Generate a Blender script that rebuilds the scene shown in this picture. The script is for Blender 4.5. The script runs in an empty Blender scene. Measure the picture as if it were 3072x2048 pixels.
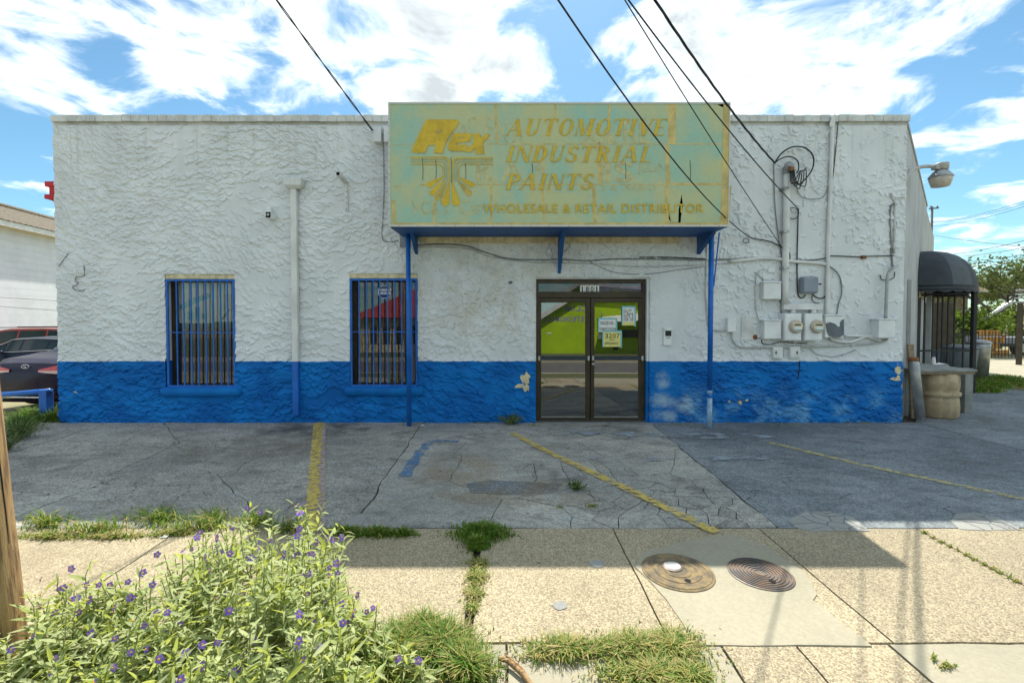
import bpy, bmesh, math, random
import numpy as np
from mathutils import Vector, Matrix, noise as mnoise
random.seed(7); np.random.seed(7)
R = math.radians
scn = bpy.context.scene
col = scn.collection

# ------------------------------------------------------------------ camera
D, TH, F, CX, CY = 8.0, R(1.4), 1400.0, 1520.0, 979.0      # distance to the facade, pitch, focal (px of the 3072 wide photo)
sT, cT = math.sin(TH), math.cos(TH)
_k = (1266 - CY) / F
H = D * (sT + _k * cT) / (cT - _k * sT)                       # camera height
CAM = Vector((0, -D, H))
cd = bpy.data.cameras.new('camera'); cam = bpy.data.objects.new('camera', cd); col.objects.link(cam)
cam.location = CAM; cam.rotation_euler = (math.pi / 2 - TH, 0, 0)
cd.sensor_width = 36; cd.lens = F / 3072 * 36; cd.clip_end = 3000; cd.clip_start = .05
cd.shift_x = (1536 - CX) / 3072; cd.shift_y = -(1024 - CY) / 3072
scn.camera = cam

# ------------------------------------------------------------------ light
SUN = Vector((.40, 3.765, 5.13)).normalized()
sun_el = math.asin(SUN.z); sun_az = math.atan2(SUN.x, SUN.y)
sl = bpy.data.lights.new('sun', 'SUN'); sl.energy = 2.12; sl.angle = R(.53); sl.color = (1, .93, .82)
so = bpy.data.objects.new('sun', sl); col.objects.link(so)
so.rotation_euler = (-SUN).to_track_quat('-Z', 'Y').to_euler(); so.location = (3, 20, 30)
scn.view_settings.view_transform = 'Standard'; scn.view_settings.look = 'None'
scn.view_settings.gamma = 1; scn.view_settings.exposure = 1.88
scn.render.engine = 'CYCLES'
scn.cycles.max_bounces = 5; scn.cycles.diffuse_bounces = 2; scn.cycles.glossy_bounces = 3; scn.cycles.transparent_max_bounces = 10

def build_world():
    w = bpy.data.worlds.new('World'); scn.world = w; w.use_nodes = True; w.cycles.sampling_method = 'MANUAL'; w.cycles.sample_map_resolution = 512
    nt = w.node_tree; N = nt.nodes; L = nt.links; N.clear()
    def nd(t, **kw):
        n = N.new(t)
        for k, v in kw.items(): setattr(n, k, v)
        return n
    def inp(s, v):
        if isinstance(v, (int, float)): s.default_value = v
        elif isinstance(v, tuple): s.default_value = v
        else: L.new(v, s)
    def M(op, a, b=0.0, c=0.0):
        n = nd('ShaderNodeMath', operation=op)
        inp(n.inputs[0], a); inp(n.inputs[1], b); inp(n.inputs[2], c)
        return n.outputs[0]
    sky = nd('ShaderNodeTexSky', sky_type='NISHITA', sun_disc=False)
    sky.sun_elevation = sun_el; sky.sun_rotation = sun_az; sky.air_density = 1.0; sky.dust_density = .5; sky.ozone_density = 2.0; sky.altitude = 100
    tc = nd('ShaderNodeTexCoord'); sp = nd('ShaderNodeSeparateXYZ'); L.new(tc.outputs['Generated'], sp.inputs[0])
    x, y, z = sp.outputs
    zz = M('ADD', M('MAXIMUM', z, 0.0), .16)
    u = M('DIVIDE', x, zz); v = M('DIVIDE', y, zz)
    cb = nd('ShaderNodeCombineXYZ'); inp(cb.inputs[0], M('MULTIPLY', u, 1.0)); inp(cb.inputs[1], v)
    n1 = nd('ShaderNodeTexNoise'); L.new(cb.outputs[0], n1.inputs['Vector'])
    for k, val in (('Scale', 3.3), ('Detail', 6), ('Roughness', .60), ('Distortion', .45)): n1.inputs[k].default_value = val
    n2 = nd('ShaderNodeTexNoise'); L.new(cb.outputs[0], n2.inputs['Vector'])
    for k, val in (('Scale', .75), ('Detail', 2), ('Roughness', .5)): n2.inputs[k].default_value = val
    # broad cloud banks, given as directions (x/y, z/y) of the southern sky
    yy = M('MAXIMUM', y, .05); a = M('DIVIDE', x, yy); e = M('DIVIDE', z, yy)
    banks = [(-.25,.58,.28,.15,0.158),(-.05,.50,.17,.09,0.130),(-.18,.45,.14,.06,0.086),(-.85,.62,.22,.06,0.115),(-.66,.54,.16,.05,0.115),(-1.02,.52,.10,.06,0.086),(-.97,.44,.08,.03,0.043),(-.80,.44,.07,.03,0.065),
             (-.50,.56,.05,.09,-0.158),(-.62,.43,.20,.045,-0.158),(-1.06,.60,.08,.05,-0.144),(-.36,.42,.08,.03,-0.101),(-.82,.52,.08,.04,-0.115),(-1.05,.36,.20,.06,-0.115),(-1.1,.2,.3,.14,-0.144),(.0,.61,.06,.06,0.043),(.14,.60,.11,.15,-0.187),(.02,.67,.05,.05,-0.108),(.16,.44,.12,.04,-0.101),
             (.52,.61,.24,.11,0.158),(.33,.54,.09,.11,0.086),(.85,.64,.15,.05,0.086),(.70,.52,.22,.03,-0.144),(1.0,.56,.15,.07,-0.187),(.95,.45,.05,.06,-0.130),(.62,.43,.20,.04,0.115),(.80,.48,.10,.035,0.115),(.38,.43,.10,.03,0.043),(1.07,.44,.08,.07,0.115),(1.05,.26,.30,.12,-0.173)]
    ae = nd('ShaderNodeCombineXYZ'); inp(ae.inputs[0], a); inp(ae.inputs[1], e)
    tot = None
    for (bx, by, rx, ry, am) in banks:
        vm = nd('ShaderNodeVectorMath', operation='MULTIPLY_ADD'); L.new(ae.outputs[0], vm.inputs[0]); vm.inputs[1].default_value = (1/rx, 1/ry, 0); vm.inputs[2].default_value = (-bx/rx, -by/ry, 0)
        ln = nd('ShaderNodeVectorMath', operation='LENGTH'); L.new(vm.outputs[0], ln.inputs[0])
        g = nd('ShaderNodeMapRange', interpolation_type='SMOOTHSTEP'); L.new(ln.outputs['Value'], g.inputs[0]); g.inputs[1].default_value = 1.75; g.inputs[2].default_value = 0.0; g.inputs[4].default_value = am
        tot = g.outputs[0] if tot is None else M('ADD', tot, g.outputs[0])
    front = nd('ShaderNodeMapRange'); L.new(y, front.inputs[0]); front.inputs[1].default_value = .05; front.inputs[2].default_value = .4
    tot = M('MULTIPLY', tot, front.outputs[0])
    dens = M('ADD', M('ADD', M('MULTIPLY', n1.outputs[0], 1.5), M('MULTIPLY', n2.outputs[0], .35)), tot)
    mk = nd('ShaderNodeMapRange', interpolation_type='SMOOTHSTEP'); L.new(dens, mk.inputs[0])
    mk.inputs[1].default_value = .80; mk.inputs[2].default_value = 1.08
    lowfade = nd('ShaderNodeMapRange'); L.new(z, lowfade.inputs[0]); lowfade.inputs[1].default_value = 0; lowfade.inputs[2].default_value = .12
    mask = M('MULTIPLY', M('POWER', mk.outputs[0], 1.0), lowfade.outputs[0])
    # cloud body: thicker middle is a little greyer
    th = nd('ShaderNodeMapRange'); L.new(dens, th.inputs[0]); th.inputs[1].default_value = 1.00; th.inputs[2].default_value = 1.26
    cc = nd('ShaderNodeMix', data_type='RGBA'); L.new(th.outputs[0], cc.inputs[0])
    cc.inputs[6].default_value = (2.65, 2.85, 2.9, 1); cc.inputs[7].default_value = (1.40, 1.55, 1.62, 1)
    mx = nd('ShaderNodeMix', data_type='RGBA'); L.new(mask, mx.inputs[0])
    sk = nd('ShaderNodeMix', data_type='RGBA', blend_type='MULTIPLY'); sk.inputs[0].default_value = 1
    L.new(sky.outputs[0], sk.inputs[6]); sk.inputs[7].default_value = (.205, .29, .295, 1)
    L.new(sk.outputs[2], mx.inputs[6]); L.new(cc.outputs[2], mx.inputs[7])
    bg = nd('ShaderNodeBackground'); L.new(mx.outputs[2], bg.inputs[0]); bg.inputs[1].default_value = .14
    out = nd('ShaderNodeOutputWorld'); L.new(bg.outputs[0], out.inputs[0])
build_world()

# ------------------------------------------------------------------ pixel helpers: photo pixel -> point on a known plane
def ray(px, py):
    a = (px - CX) / F; b = -(py - CY) / F
    return Vector((a, cT + b * sT, -sT + b * cT))
def W(px, py, y=0.0):
    d = ray(px, py); t = (y - CAM.y) / d.y
    return CAM + d * t
def G(px, py, z=0.0):
    d = ray(px, py); t = (z - CAM.z) / d.z
    return CAM + d * t

# ------------------------------------------------------------------ mesh builder
class MB:
    def __init__(s): s.v = []; s.f = []; s.m = []
    def add(s, vs, fs, mi=0):
        o = len(s.v); s.v += [Vector(p) for p in vs]; s.f += [tuple(i + o for i in f) for f in fs]; s.m += [mi] * len(fs); return s
    def box(s, a, b, mi=0):
        x0, x1 = sorted((a[0], b[0])); y0, y1 = sorted((a[1], b[1])); z0, z1 = sorted((a[2], b[2]))
        return s.add([(x0,y0,z0),(x1,y0,z0),(x1,y1,z0),(x0,y1,z0),(x0,y0,z1),(x1,y0,z1),(x1,y1,z1),(x0,y1,z1)],
                     [(0,3,2,1),(4,5,6,7),(0,1,5,4),(1,2,6,5),(2,3,7,6),(3,0,4,7)], mi)
    def tube(s, pts, r, n=8, mi=0, cap=True):
        pts = [Vector(p) for p in pts]; k = len(pts); o = len(s.v); rr = r if isinstance(r, (list, tuple)) else [r] * k
        up = None
        for i, p in enumerate(pts):
            t = (pts[min(i+1, k-1)] - pts[max(i-1, 0)])
            t = t.normalized() if t.length > 1e-9 else Vector((0,0,1))
            if up is None: up = t.orthogonal().normalized()
            up = (up - t * up.dot(t)); up = up.normalized() if up.length > 1e-6 else t.orthogonal().normalized()
            w = t.cross(up)
            for j in range(n):
                a = 2 * math.pi * j / n
                s.v.append(p + (up * math.cos(a) + w * math.sin(a)) * rr[i])
        for i in range(k - 1):
            for j in range(n):
                q = (o+i*n+j, o+i*n+(j+1) % n, o+(i+1)*n+(j+1) % n, o+(i+1)*n+j); s.f.append(q); s.m.append(mi)
        if cap:
            s.f.append(tuple(o+j for j in reversed(range(n)))); s.m.append(mi)
            s.f.append(tuple(o+(k-1)*n+j for j in range(n))); s.m.append(mi)
        return s
    def bar(s, a, b, w, h, mi=0, up=(0,0,1)):
        a = Vector(a); b = Vector(b); t = (b-a).normalized(); up = Vector(up)
        if abs(t.dot(up)) > .98: up = Vector((0,1,0))
        sd = t.cross(up).normalized() * (w/2); u = sd.cross(t).normalized() * (h/2)
        vs = [a-sd-u, a+sd-u, a+sd+u, a-sd+u, b-sd-u, b+sd-u, b+sd+u, b-sd+u]
        return s.add(vs, [(0,1,2,3),(7,6,5,4),(0,4,5,1),(1,5,6,2),(2,6,7,3),(3,7,4,0)], mi)
    def lathe(s, prof, c, n=20, mi=0, axis='z', cap=True):
        o = len(s.v); c = Vector(c)
        for (r, h) in prof:
            for j in range(n):
                a = 2*math.pi*j/n; x = r*math.cos(a); y = r*math.sin(a)
                p = {'z': Vector((x, y, h)), 'y': Vector((x, h, -y)), 'x': Vector((h, x, y))}[axis]
                s.v.append(c + p)
        k = len(prof)
        for i in range(k-1):
            for j in range(n):
                s.f.append((o+i*n+j, o+i*n+(j+1) % n, o+(i+1)*n+(j+1) % n, o+(i+1)*n+j)); s.m.append(mi)
        if cap:
            s.f.append(tuple(o+j for j in reversed(range(n)))); s.m.append(mi)
            s.f.append(tuple(o+(k-1)*n+j for j in range(n))); s.m.append(mi)
        return s
    def prism(s, poly, z0, z1, mi=0, map=None):
        """poly: list of (a,b); map(a,b,h)->point; default ground polygon between z0 and z1"""
        map = map or (lambda a, b, h: (a, b, h)); n = len(poly); o = len(s.v)
        for h in (z0, z1):
            for (a, b) in poly: s.v.append(Vector(map(a, b, h)))
        s.f.append(tuple(o+i for i in reversed(range(n)))); s.f.append(tuple(o+n+i for i in range(n))); s.m += [mi, mi]
        for i in range(n):
            j = (i+1) % n; s.f.append((o+i, o+j, o+n+j, o+n+i)); s.m.append(mi)
        return s
    def quad(s, a, b, c, d, mi=0): return s.add([a, b, c, d], [(0,1,2,3)], mi)
    def build(s, name, mats, parent=None, bevel=0, smooth=False, **kw):
        return mkobj(name, s.v, s.f, mats, parent, bevel, smooth, s.m, **kw)

ORG = {}
def tag(o, label=None, cat=None, group=None, kind=None):
    if label: o['label'] = label
    if cat: o['category'] = cat
    if group: o['group'] = group
    if kind: o['kind'] = kind
    return o
def mkobj(name, v, f, mats, parent=None, bevel=0, smooth=False, mi=None, label=None, cat=None, group=None, kind=None, fixn=True):
    v = [Vector(p) for p in v]
    mn = Vector((min(p.x for p in v), min(p.y for p in v), min(p.z for p in v))); mx = Vector((max(p.x for p in v), max(p.y for p in v), max(p.z for p in v)))
    org = (mn + mx) / 2
    if parent is None: org.z = mn.z
    me = bpy.data.meshes.new(name); me.from_pydata([p - org for p in v], [], f)
    mats = mats if isinstance(mats, (list, tuple)) else [mats]
    for m in mats: me.materials.append(m)
    if mi and len(mats) > 1: me.polygons.foreach_set('material_index', mi)
    if fixn:
        bm = bmesh.new(); bm.from_mesh(me); bmesh.ops.recalc_face_normals(bm, faces=bm.faces); bm.to_mesh(me); bm.free()
    if smooth: me.polygons.foreach_set('use_smooth', [True] * len(me.polygons))
    o = bpy.data.objects.new(name, me); col.objects.link(o)
    if parent is not None: o.parent = parent; o.location = org - ORG[parent.name]
    else: o.location = org
    ORG[o.name] = org
    if bevel:
        b = o.modifiers.new('bevel', 'BEVEL'); b.width = bevel; b.segments = 2; b.limit_method = 'ANGLE'; b.angle_limit = R(40)
    if smooth == 'auto':
        pass
    return tag(o, label, cat, group, kind)
def empty(name, loc, label=None, cat=None, group=None):
    o = bpy.data.objects.new(name, None); col.objects.link(o); o.location = loc; o.empty_display_size = .1
    ORG[o.name] = Vector(loc); return tag(o, label, cat, group)
def inst(src, name, loc, rot=(0,0,0), scale=(1,1,1), parent=None, **kw):
    """another object that shares src's mesh, placed at a world location"""
    o = bpy.data.objects.new(name, src if isinstance(src, bpy.types.Mesh) else src.data); col.objects.link(o)
    o.rotation_euler = rot; o.scale = scale
    if parent is not None: o.parent = parent; o.location = Vector(loc) - ORG[parent.name]
    else: o.location = loc
    ORG[o.name] = Vector(loc); return tag(o, **kw)

def filled(loops, depth=0.0):
    """2-D loops (outer + holes) -> verts (x,y,z), faces, through a filled curve"""
    cu = bpy.data.curves.new('tmp', 'CURVE'); cu.dimensions = '2D'; cu.fill_mode = 'BOTH'; cu.extrude = depth / 2
    for lp in loops:
        sp = cu.splines.new('POLY'); sp.points.add(len(lp) - 1); sp.use_cyclic_u = True
        for i, (a, b) in enumerate(lp): sp.points[i].co = (a, b, 0, 1)
    ob = bpy.data.objects.new('tmp', cu); col.objects.link(ob)
    me = bpy.data.meshes.new_from_object(ob)
    v = [p.co.copy() for p in me.vertices]; f = [tuple(p.vertices) for p in me.polygons]
    bpy.data.objects.remove(ob); bpy.data.curves.remove(cu); bpy.data.meshes.remove(me)
    return v, f
def text2d(s, bold=0.0, shear=0.0, spacing=1.0):
    cu = bpy.data.curves.new('tmp', 'FONT'); cu.body = s; cu.offset = bold; cu.shear = shear; cu.space_character = spacing; cu.resolution_u = 3
    ob = bpy.data.objects.new('tmp', cu); col.objects.link(ob)
    me = bpy.data.meshes.new_from_object(ob)
    v = [p.co.copy() for p in me.vertices]; f = [tuple(p.vertices) for p in me.polygons]
    bpy.data.objects.remove(ob); bpy.data.curves.remove(cu); bpy.data.meshes.remove(me)
    return v, f
def fit(v, a, b, mirror=False):
    """scale 2-D verts to the rectangle a=(x0,z0) b=(x1,z1)"""
    x0 = min(p.x for p in v); x1 = max(p.x for p in v); y0 = min(p.y for p in v); y1 = max(p.y for p in v)
    out = []
    for p in v:
        t = (p.x-x0)/(x1-x0+1e-9); t = 1-t if mirror else t
        out.append((a[0]+t*(b[0]-a[0]), a[1]+(p.y-y0)/(y1-y0+1e-9)*(b[1]-a[1])))
    return out
def label_text(name, s, px0, py0, px1, py1, y, mat, parent, bold=0.0, shear=0.0, mirror=False, spacing=1.0):
    """printed lettering lying in the vertical plane y, fitted to a photo rectangle"""
    a = W(px0, py1, y); b = W(px1, py0, y)
    v, f = text2d(s, bold, shear, spacing); q = fit(v, (a.x, a.z), (b.x, b.z), mirror)
    return mkobj(name, [(p[0], y, p[1]) for p in q], f, mat, parent, fixn=False)

# ------------------------------------------------------------------ materials
def newmat(name):
    m = bpy.data.materials.new(name); m.use_nodes = True; nt = m.node_tree; nt.nodes.clear()
    return m, nt
class NT:
    def __init__(s, nt): s.nt = nt
    def n(s, t, **kw):
        n = s.nt.nodes.new(t)
        for k, v in kw.items(): setattr(n, k, v)
        return n
    def set(s, sock, v):
        if isinstance(v, bpy.types.NodeSocket): s.nt.links.new(v, sock)
        elif isinstance(v, tuple) and len(v) == 3 and sock.type == 'RGBA': sock.default_value = (*v, 1)
        else: sock.default_value = v
    def math(s, op, a, b=0.0, c=0.0, clamp=False):
        n = s.n('ShaderNodeMath', operation=op, use_clamp=clamp); s.set(n.inputs[0], a); s.set(n.inputs[1], b); s.set(n.inputs[2], c); return n.outputs[0]
    def mix(s, f, a, b, mode='MIX'):
        n = s.n('ShaderNodeMix', data_type='RGBA', blend_type=mode); s.set(n.inputs[0], f); s.set(n.inputs[6], a); s.set(n.inputs[7], b); return n.outputs[2]
    def pos(s): return s.n('ShaderNodeNewGeometry').outputs['Position']
    def xyz(s, v): return s.n('ShaderNodeSeparateXYZ').outputs if False else s._sep(v)
    def _sep(s, v):
        n = s.n('ShaderNodeSeparateXYZ'); s.set(n.inputs[0], v); return n.outputs
    def mapv(s, v, scale=(1,1,1), loc=(0,0,0), rot=(0,0,0)):
        n = s.n('ShaderNodeMapping'); s.set(n.inputs[0], v); n.inputs[1].default_value = loc; n.inputs[2].default_value = rot; n.inputs[3].default_value = scale; return n.outputs[0]
    def noise(s, v, scale, detail=5, rough=.55, dist=0.0, out=0):
        n = s.n('ShaderNodeTexNoise'); s.set(n.inputs['Vector'], v); n.inputs['Scale'].default_value = scale; n.inputs['Detail'].default_value = detail
        n.inputs['Roughness'].default_value = rough; n.inputs['Distortion'].default_value = dist; return n.outputs[out]
    def voro(s, v, scale, feature='F1', out='Distance', rnd=1.0):
        n = s.n('ShaderNodeTexVoronoi', feature=feature); s.set(n.inputs['Vector'], v); n.inputs['Scale'].default_value = scale; n.inputs['Randomness'].default_value = rnd; return n.outputs[out]
    def ramp(s, f, a, b, smooth=True):
        n = s.n('ShaderNodeMapRange', interpolation_type='SMOOTHSTEP' if smooth else 'LINEAR'); s.set(n.inputs[0], f); n.inputs[1].default_value = a; n.inputs[2].default_value = b; return n.outputs[0]
    def bump(s, h, strength=.3, dist=.01):
        n = s.n('ShaderNodeBump'); n.inputs['Strength'].default_value = strength; n.inputs['Distance'].default_value = dist; s.set(n.inputs['Height'], h); return n.outputs[0]
    def principled(s, color, rough=.7, metal=0.0, spec=.4, normal=None, coat=0.0):
        b = s.n('ShaderNodeBsdfPrincipled'); s.set(b.inputs['Base Color'], color); s.set(b.inputs['Roughness'], rough); b.inputs['Metallic'].default_value = metal
        b.inputs['Specular IOR Level'].default_value = spec; b.inputs['Coat Weight'].default_value = coat
        if normal is not None: s.set(b.inputs['Normal'], normal)
        return b.outputs[0]
    def out(s, sh):
        o = s.n('ShaderNodeOutputMaterial'); s.nt.links.new(sh, o.inputs[0])

def pm(name, c, rough=.65, var=.14, sc=5, c2=None, bump=.15, bsc=60, metal=0.0, spec=.4, coat=0.0, mid=.5, wid=.3, stretch=(1,1,1)):
    m, nt = newmat(name); t = NT(nt); p = t.mapv(t.pos(), stretch)
    n = t.ramp(t.noise(p, sc, 6, .6), mid-wid/2, mid+wid/2)
    a = tuple(x*(1-var) for x in c); b = tuple(min(1, x*(1+var)) for x in (c2 or c))
    if c2: a, b = c, c2
    cc = t.mix(n, a, b); fine = t.noise(p, bsc, 3)
    cc = t.mix(.25, cc, t.mix(fine, (.55,.55,.55), (1.25,1.25,1.25)), 'MULTIPLY')
    rg = t.math('MULTIPLY_ADD', fine, .2, rough-.1)
    t.out(t.principled(cc, rg, metal, spec, t.bump(fine, bump, .004) if bump else None, coat)); return m

def glass(name, tint=(.35,.38,.38), refl=.10, rough=0.0, dirt=.03):
    m, nt = newmat(name); t = NT(nt)
    fr = t.n('ShaderNodeFresnel'); fr.inputs[0].default_value = 1.5
    fac = t.math('ADD', fr.outputs[0], refl, clamp=True)
    tr = t.n('ShaderNodeBsdfTransparent'); t.set(tr.inputs[0], tint)
    gl = t.n('ShaderNodeBsdfGlossy'); gl.inputs['Roughness'].default_value = rough
    mx = t.n('ShaderNodeMixShader'); t.set(mx.inputs[0], fac); nt.links.new(tr.outputs[0], mx.inputs[1]); nt.links.new(gl.outputs[0], mx.inputs[2])
    df = t.n('ShaderNodeBsdfDiffuse'); df.inputs[0].default_value = (.45,.43,.4,1)
    m2 = t.n('ShaderNodeMixShader'); t.set(m2.inputs[0], t.math('MULTIPLY', t.noise(t.pos(), 3, 5), dirt*2)); nt.links.new(mx.outputs[0], m2.inputs[1]); nt.links.new(df.outputs[0], m2.inputs[2])
    t.out(m2.outputs[0]); return m

def leafmat(name, c, c2, trans=.35, sc=9, rough=.6):
    m, nt = newmat(name); t = NT(nt); p = t.pos()
    oi = t.n('ShaderNodeObjectInfo').outputs['Random']
    cc = t.mix(t.ramp(t.noise(p, sc, 3), .3, .7), c, c2); cc = t.mix(.3, cc, t.mix(t.noise(p, 60, 2), (.6,.6,.6), (1.3,1.3,1.3)), 'MULTIPLY')
    b = t.principled(cc, rough, 0, .25)
    tr = t.n('ShaderNodeBsdfTranslucent'); t.set(tr.inputs[0], t.mix(.6, cc, (1, 1.05, .35), 'MULTIPLY'))
    mx = t.n('ShaderNodeMixShader'); mx.inputs[0].default_value = trans; nt.links.new(b, mx.inputs[1]); nt.links.new(tr.outputs[0], mx.inputs[2]); t.out(mx.outputs[0]); return m

ZB = W(1400, 1083).z                                     # height of the blue dado
def stucco_mat():
    m, nt = newmat('painted stucco'); t = NT(nt); p = t.pos(); x, y, z = t._sep(p)
    wob = t.math('MULTIPLY', t.math('SUBTRACT', t.noise(p, 4, 6, .65), .5), .05)
    isb = t.math('LESS_THAN', t.math('ADD', z, wob), ZB)
    white = t.mix(t.ramp(t.noise(p, 1.3, 5), .35, .7), (.66,.69,.69), (.75,.78,.78))
    # grime under the sign and round the wiring
    gx = t.ramp(t.math('ABSOLUTE', t.math('SUBTRACT', x, -.4)), 2.6, .6); gz = t.ramp(t.math('ABSOLUTE', t.math('SUBTRACT', z, 2.2)), 1.3, .3)
    gr = t.math('MULTIPLY', t.math('MULTIPLY', gx, gz), t.ramp(t.noise(p, 2.2, 6, .65), .38, .68))
    white = t.mix(t.math('MULTIPLY', gr, .55), white, (.52,.46,.33))
    st = t.ramp(t.noise(t.mapv(p, (5,5,.6)), 1.6, 6, .6), .55, .8)
    white = t.mix(t.math('MULTIPLY', st, .25), white, (.45,.43,.37))
    rs = t.math('MULTIPLY', t.ramp(t.noise(t.mapv(p, (9,9,.35), (4,0,1)), 1.4, 5, .6), .50, .72), t.ramp(z, 3.6, 5.0)); white = t.mix(t.math('MULTIPLY', rs, .35), white, (.42,.41,.36))
    spk = t.ramp(t.noise(p, 30, 4, .65), .64, .74); white = t.mix(t.math('MULTIPLY', spk, .5), white, (.32,.25,.16))
    blue = t.mix(t.ramp(t.noise(p, 1.6, 5), .3, .7), (.0015,.105,.37), (.004,.18,.53))
    chip = t.ramp(t.noise(t.mapv(p, (1,1,1.6), (3,3,3)), 24, 4, .6), .715, .75); blue = t.mix(t.math('MULTIPLY', chip, .6), blue, (.30,.42,.50))
    # rubbed, chalky blue on the right-hand third
    rx = t.ramp(x, 2.2, 3.0); lo = t.ramp(z, .75, .25)
    ch = t.math('MULTIPLY', t.math('MULTIPLY', rx, lo), t.ramp(t.noise(p, 2.6, 6, .62), .43, .68))
    blue = t.mix(t.math('MULTIPLY', ch, .75), blue, (.16,.40,.62))
    for (cx_, cz_, rx_, rz_) in ((2.68,.72,.13,.16), (2.70,.38,.26,.14), (2.72,.12,.26,.10), (3.05,.3,.16,.16)):
        du = t.math('DIVIDE', t.math('SUBTRACT', x, cx_), rx_); dv = t.math('DIVIDE', t.math('SUBTRACT', z, cz_), rz_)
        r2 = t.math('ADD', t.math('MULTIPLY', du, du), t.math('MULTIPLY', dv, dv))
        r2 = t.math('ADD', r2, t.math('MULTIPLY', t.math('SUBTRACT', t.noise(p, 5, 6, .7), .5), 4.5))
        blue = t.mix(t.math('MULTIPLY', t.ramp(r2, 1.6, -.6), .7), blue, (.40,.53,.60))
    cc = t.mix(isb, white, blue)
    fine = t.noise(p, 90, 3)
    t.out(t.principled(cc, .72, 0, .2, t.bump(fine, .12, .004))); return m

def lot_mat(name, a, b, agg=.5, warm=(.20,.17,.13)):
    m, nt = newmat(name); t = NT(nt); p = t.pos(); x, y, z = t._sep(p)
    big = t.ramp(t.noise(p, .55, 6, .6), .35, .66); cc = t.mix(big, tuple(q*.85 for q in a), b); mot = t.ramp(t.noise(t.mapv(p, (1,1.8,1), (2,8,1)), 3.2, 8, .72, .8), .40, .66); cc = t.mix(t.math('MULTIPLY', mot, .55), cc, tuple(q*.46 for q in a))
    stain = t.ramp(t.noise(t.mapv(p, (1,1.6,1), (3,1,0)), 1.1, 7, .68, .6), .54, .70); cc = t.mix(t.math('MULTIPLY', stain, .65), cc, (.11,.108,.10))
    br = t.ramp(t.noise(t.mapv(p, (1.2,2,1), (9,4,0)), 1.3, 6, .7), .58, .74); cc = t.mix(t.math('MULTIPLY', br, .6), cc, warm)
    wash = t.ramp(t.noise(t.mapv(p, (.8,3,1), (1,7,0), (0,0,.25)), .9, 5, .6), .60, .74); cc = t.mix(t.math('MULTIPLY', wash, .45), cc, (.44,.48,.49))
    for (cx_, cy_, rx_, ry_, cs_, am_) in ((-3.1,-.45,1.1,.55,(.055,.055,.055),.8),(-3.6,-1.6,1.2,.7,(.17,.145,.11),.7),(-6.6,-2.3,1.5,.5,(.16,.15,.13),.6),(.1,-3.2,.9,.4,(.26,.20,.12),.6),(-.6,-2.5,.5,.7,(.27,.22,.15),.7),(5.2,-.55,1.8,.35,(.13,.14,.15),.5)):
        du = t.math('DIVIDE', t.math('SUBTRACT', x, cx_), rx_); dv = t.math('DIVIDE', t.math('SUBTRACT', y, cy_), ry_)
        k = t.math('MULTIPLY', t.ramp(t.math('ADD', t.math('MULTIPLY', du, du), t.math('MULTIPLY', dv, dv)), 1.5, .1), t.ramp(t.noise(p, 2.5, 6, .68), .36, .6))
        cc = t.mix(t.math('MULTIPLY', k, am_), cc, cs_)
    ag = t.voro(p, 75, 'F1', 'Color'); agv = t._sep(ag)[0]
    cc = t.mix(agg, cc, t.mix(t.ramp(agv, .15, .95), (.42,.42,.42), (1.45,1.45,1.45)), 'MULTIPLY')
    pit = t.ramp(t.noise(p, 26, 4, .7), .63, .72); cc = t.mix(t.math('MULTIPLY', pit, .6), cc, (.05,.05,.05))
    pd = t.n('ShaderNodeVectorMath', operation='ADD'); t.set(pd.inputs[0], p); ns = t.n('ShaderNodeTexNoise'); t.set(ns.inputs['Vector'], p); ns.inputs['Scale'].default_value = 2.2; ns.inputs['Detail'].default_value = 6
    sc_ = t.n('ShaderNodeVectorMath', operation='SCALE'); t.set(sc_.inputs[0], ns.outputs['Color']); sc_.inputs['Scale'].default_value = .5; t.set(pd.inputs[1], sc_.outputs[0])
    crk = t.math('MULTIPLY', t.ramp(t.voro(pd.outputs[0], 1.7, 'DISTANCE_TO_EDGE'), .013, .003), t.ramp(t.noise(p, .8, 4, .6), .50, .60)); cc = t.mix(t.math('MULTIPLY', crk, .8), cc, (.05,.045,.04))
    spot = t.ramp(t.voro(p, 2.6), .055, .03); cc = t.mix(t.math('MULTIPLY', spot, .75), cc, (.03,.03,.032))
    hgt = t.math('ADD', t.math('MULTIPLY', agv, .5), t.math('ADD', t.noise(p, 30, 5, .65), t.math('ADD', t.math('MULTIPLY', pit, -.8), t.math('MULTIPLY', crk, -2.0))))
    oi = t.n('ShaderNodeObjectInfo').outputs['Random']; cc = t.mix(1.0, cc, t.mix(oi, (.86,.87,.88), (1.1,1.09,1.06)), 'MULTIPLY')
    t.out(t.principled(cc, .8, 0, .3, t.bump(hgt, .45, .008))); return m

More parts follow.
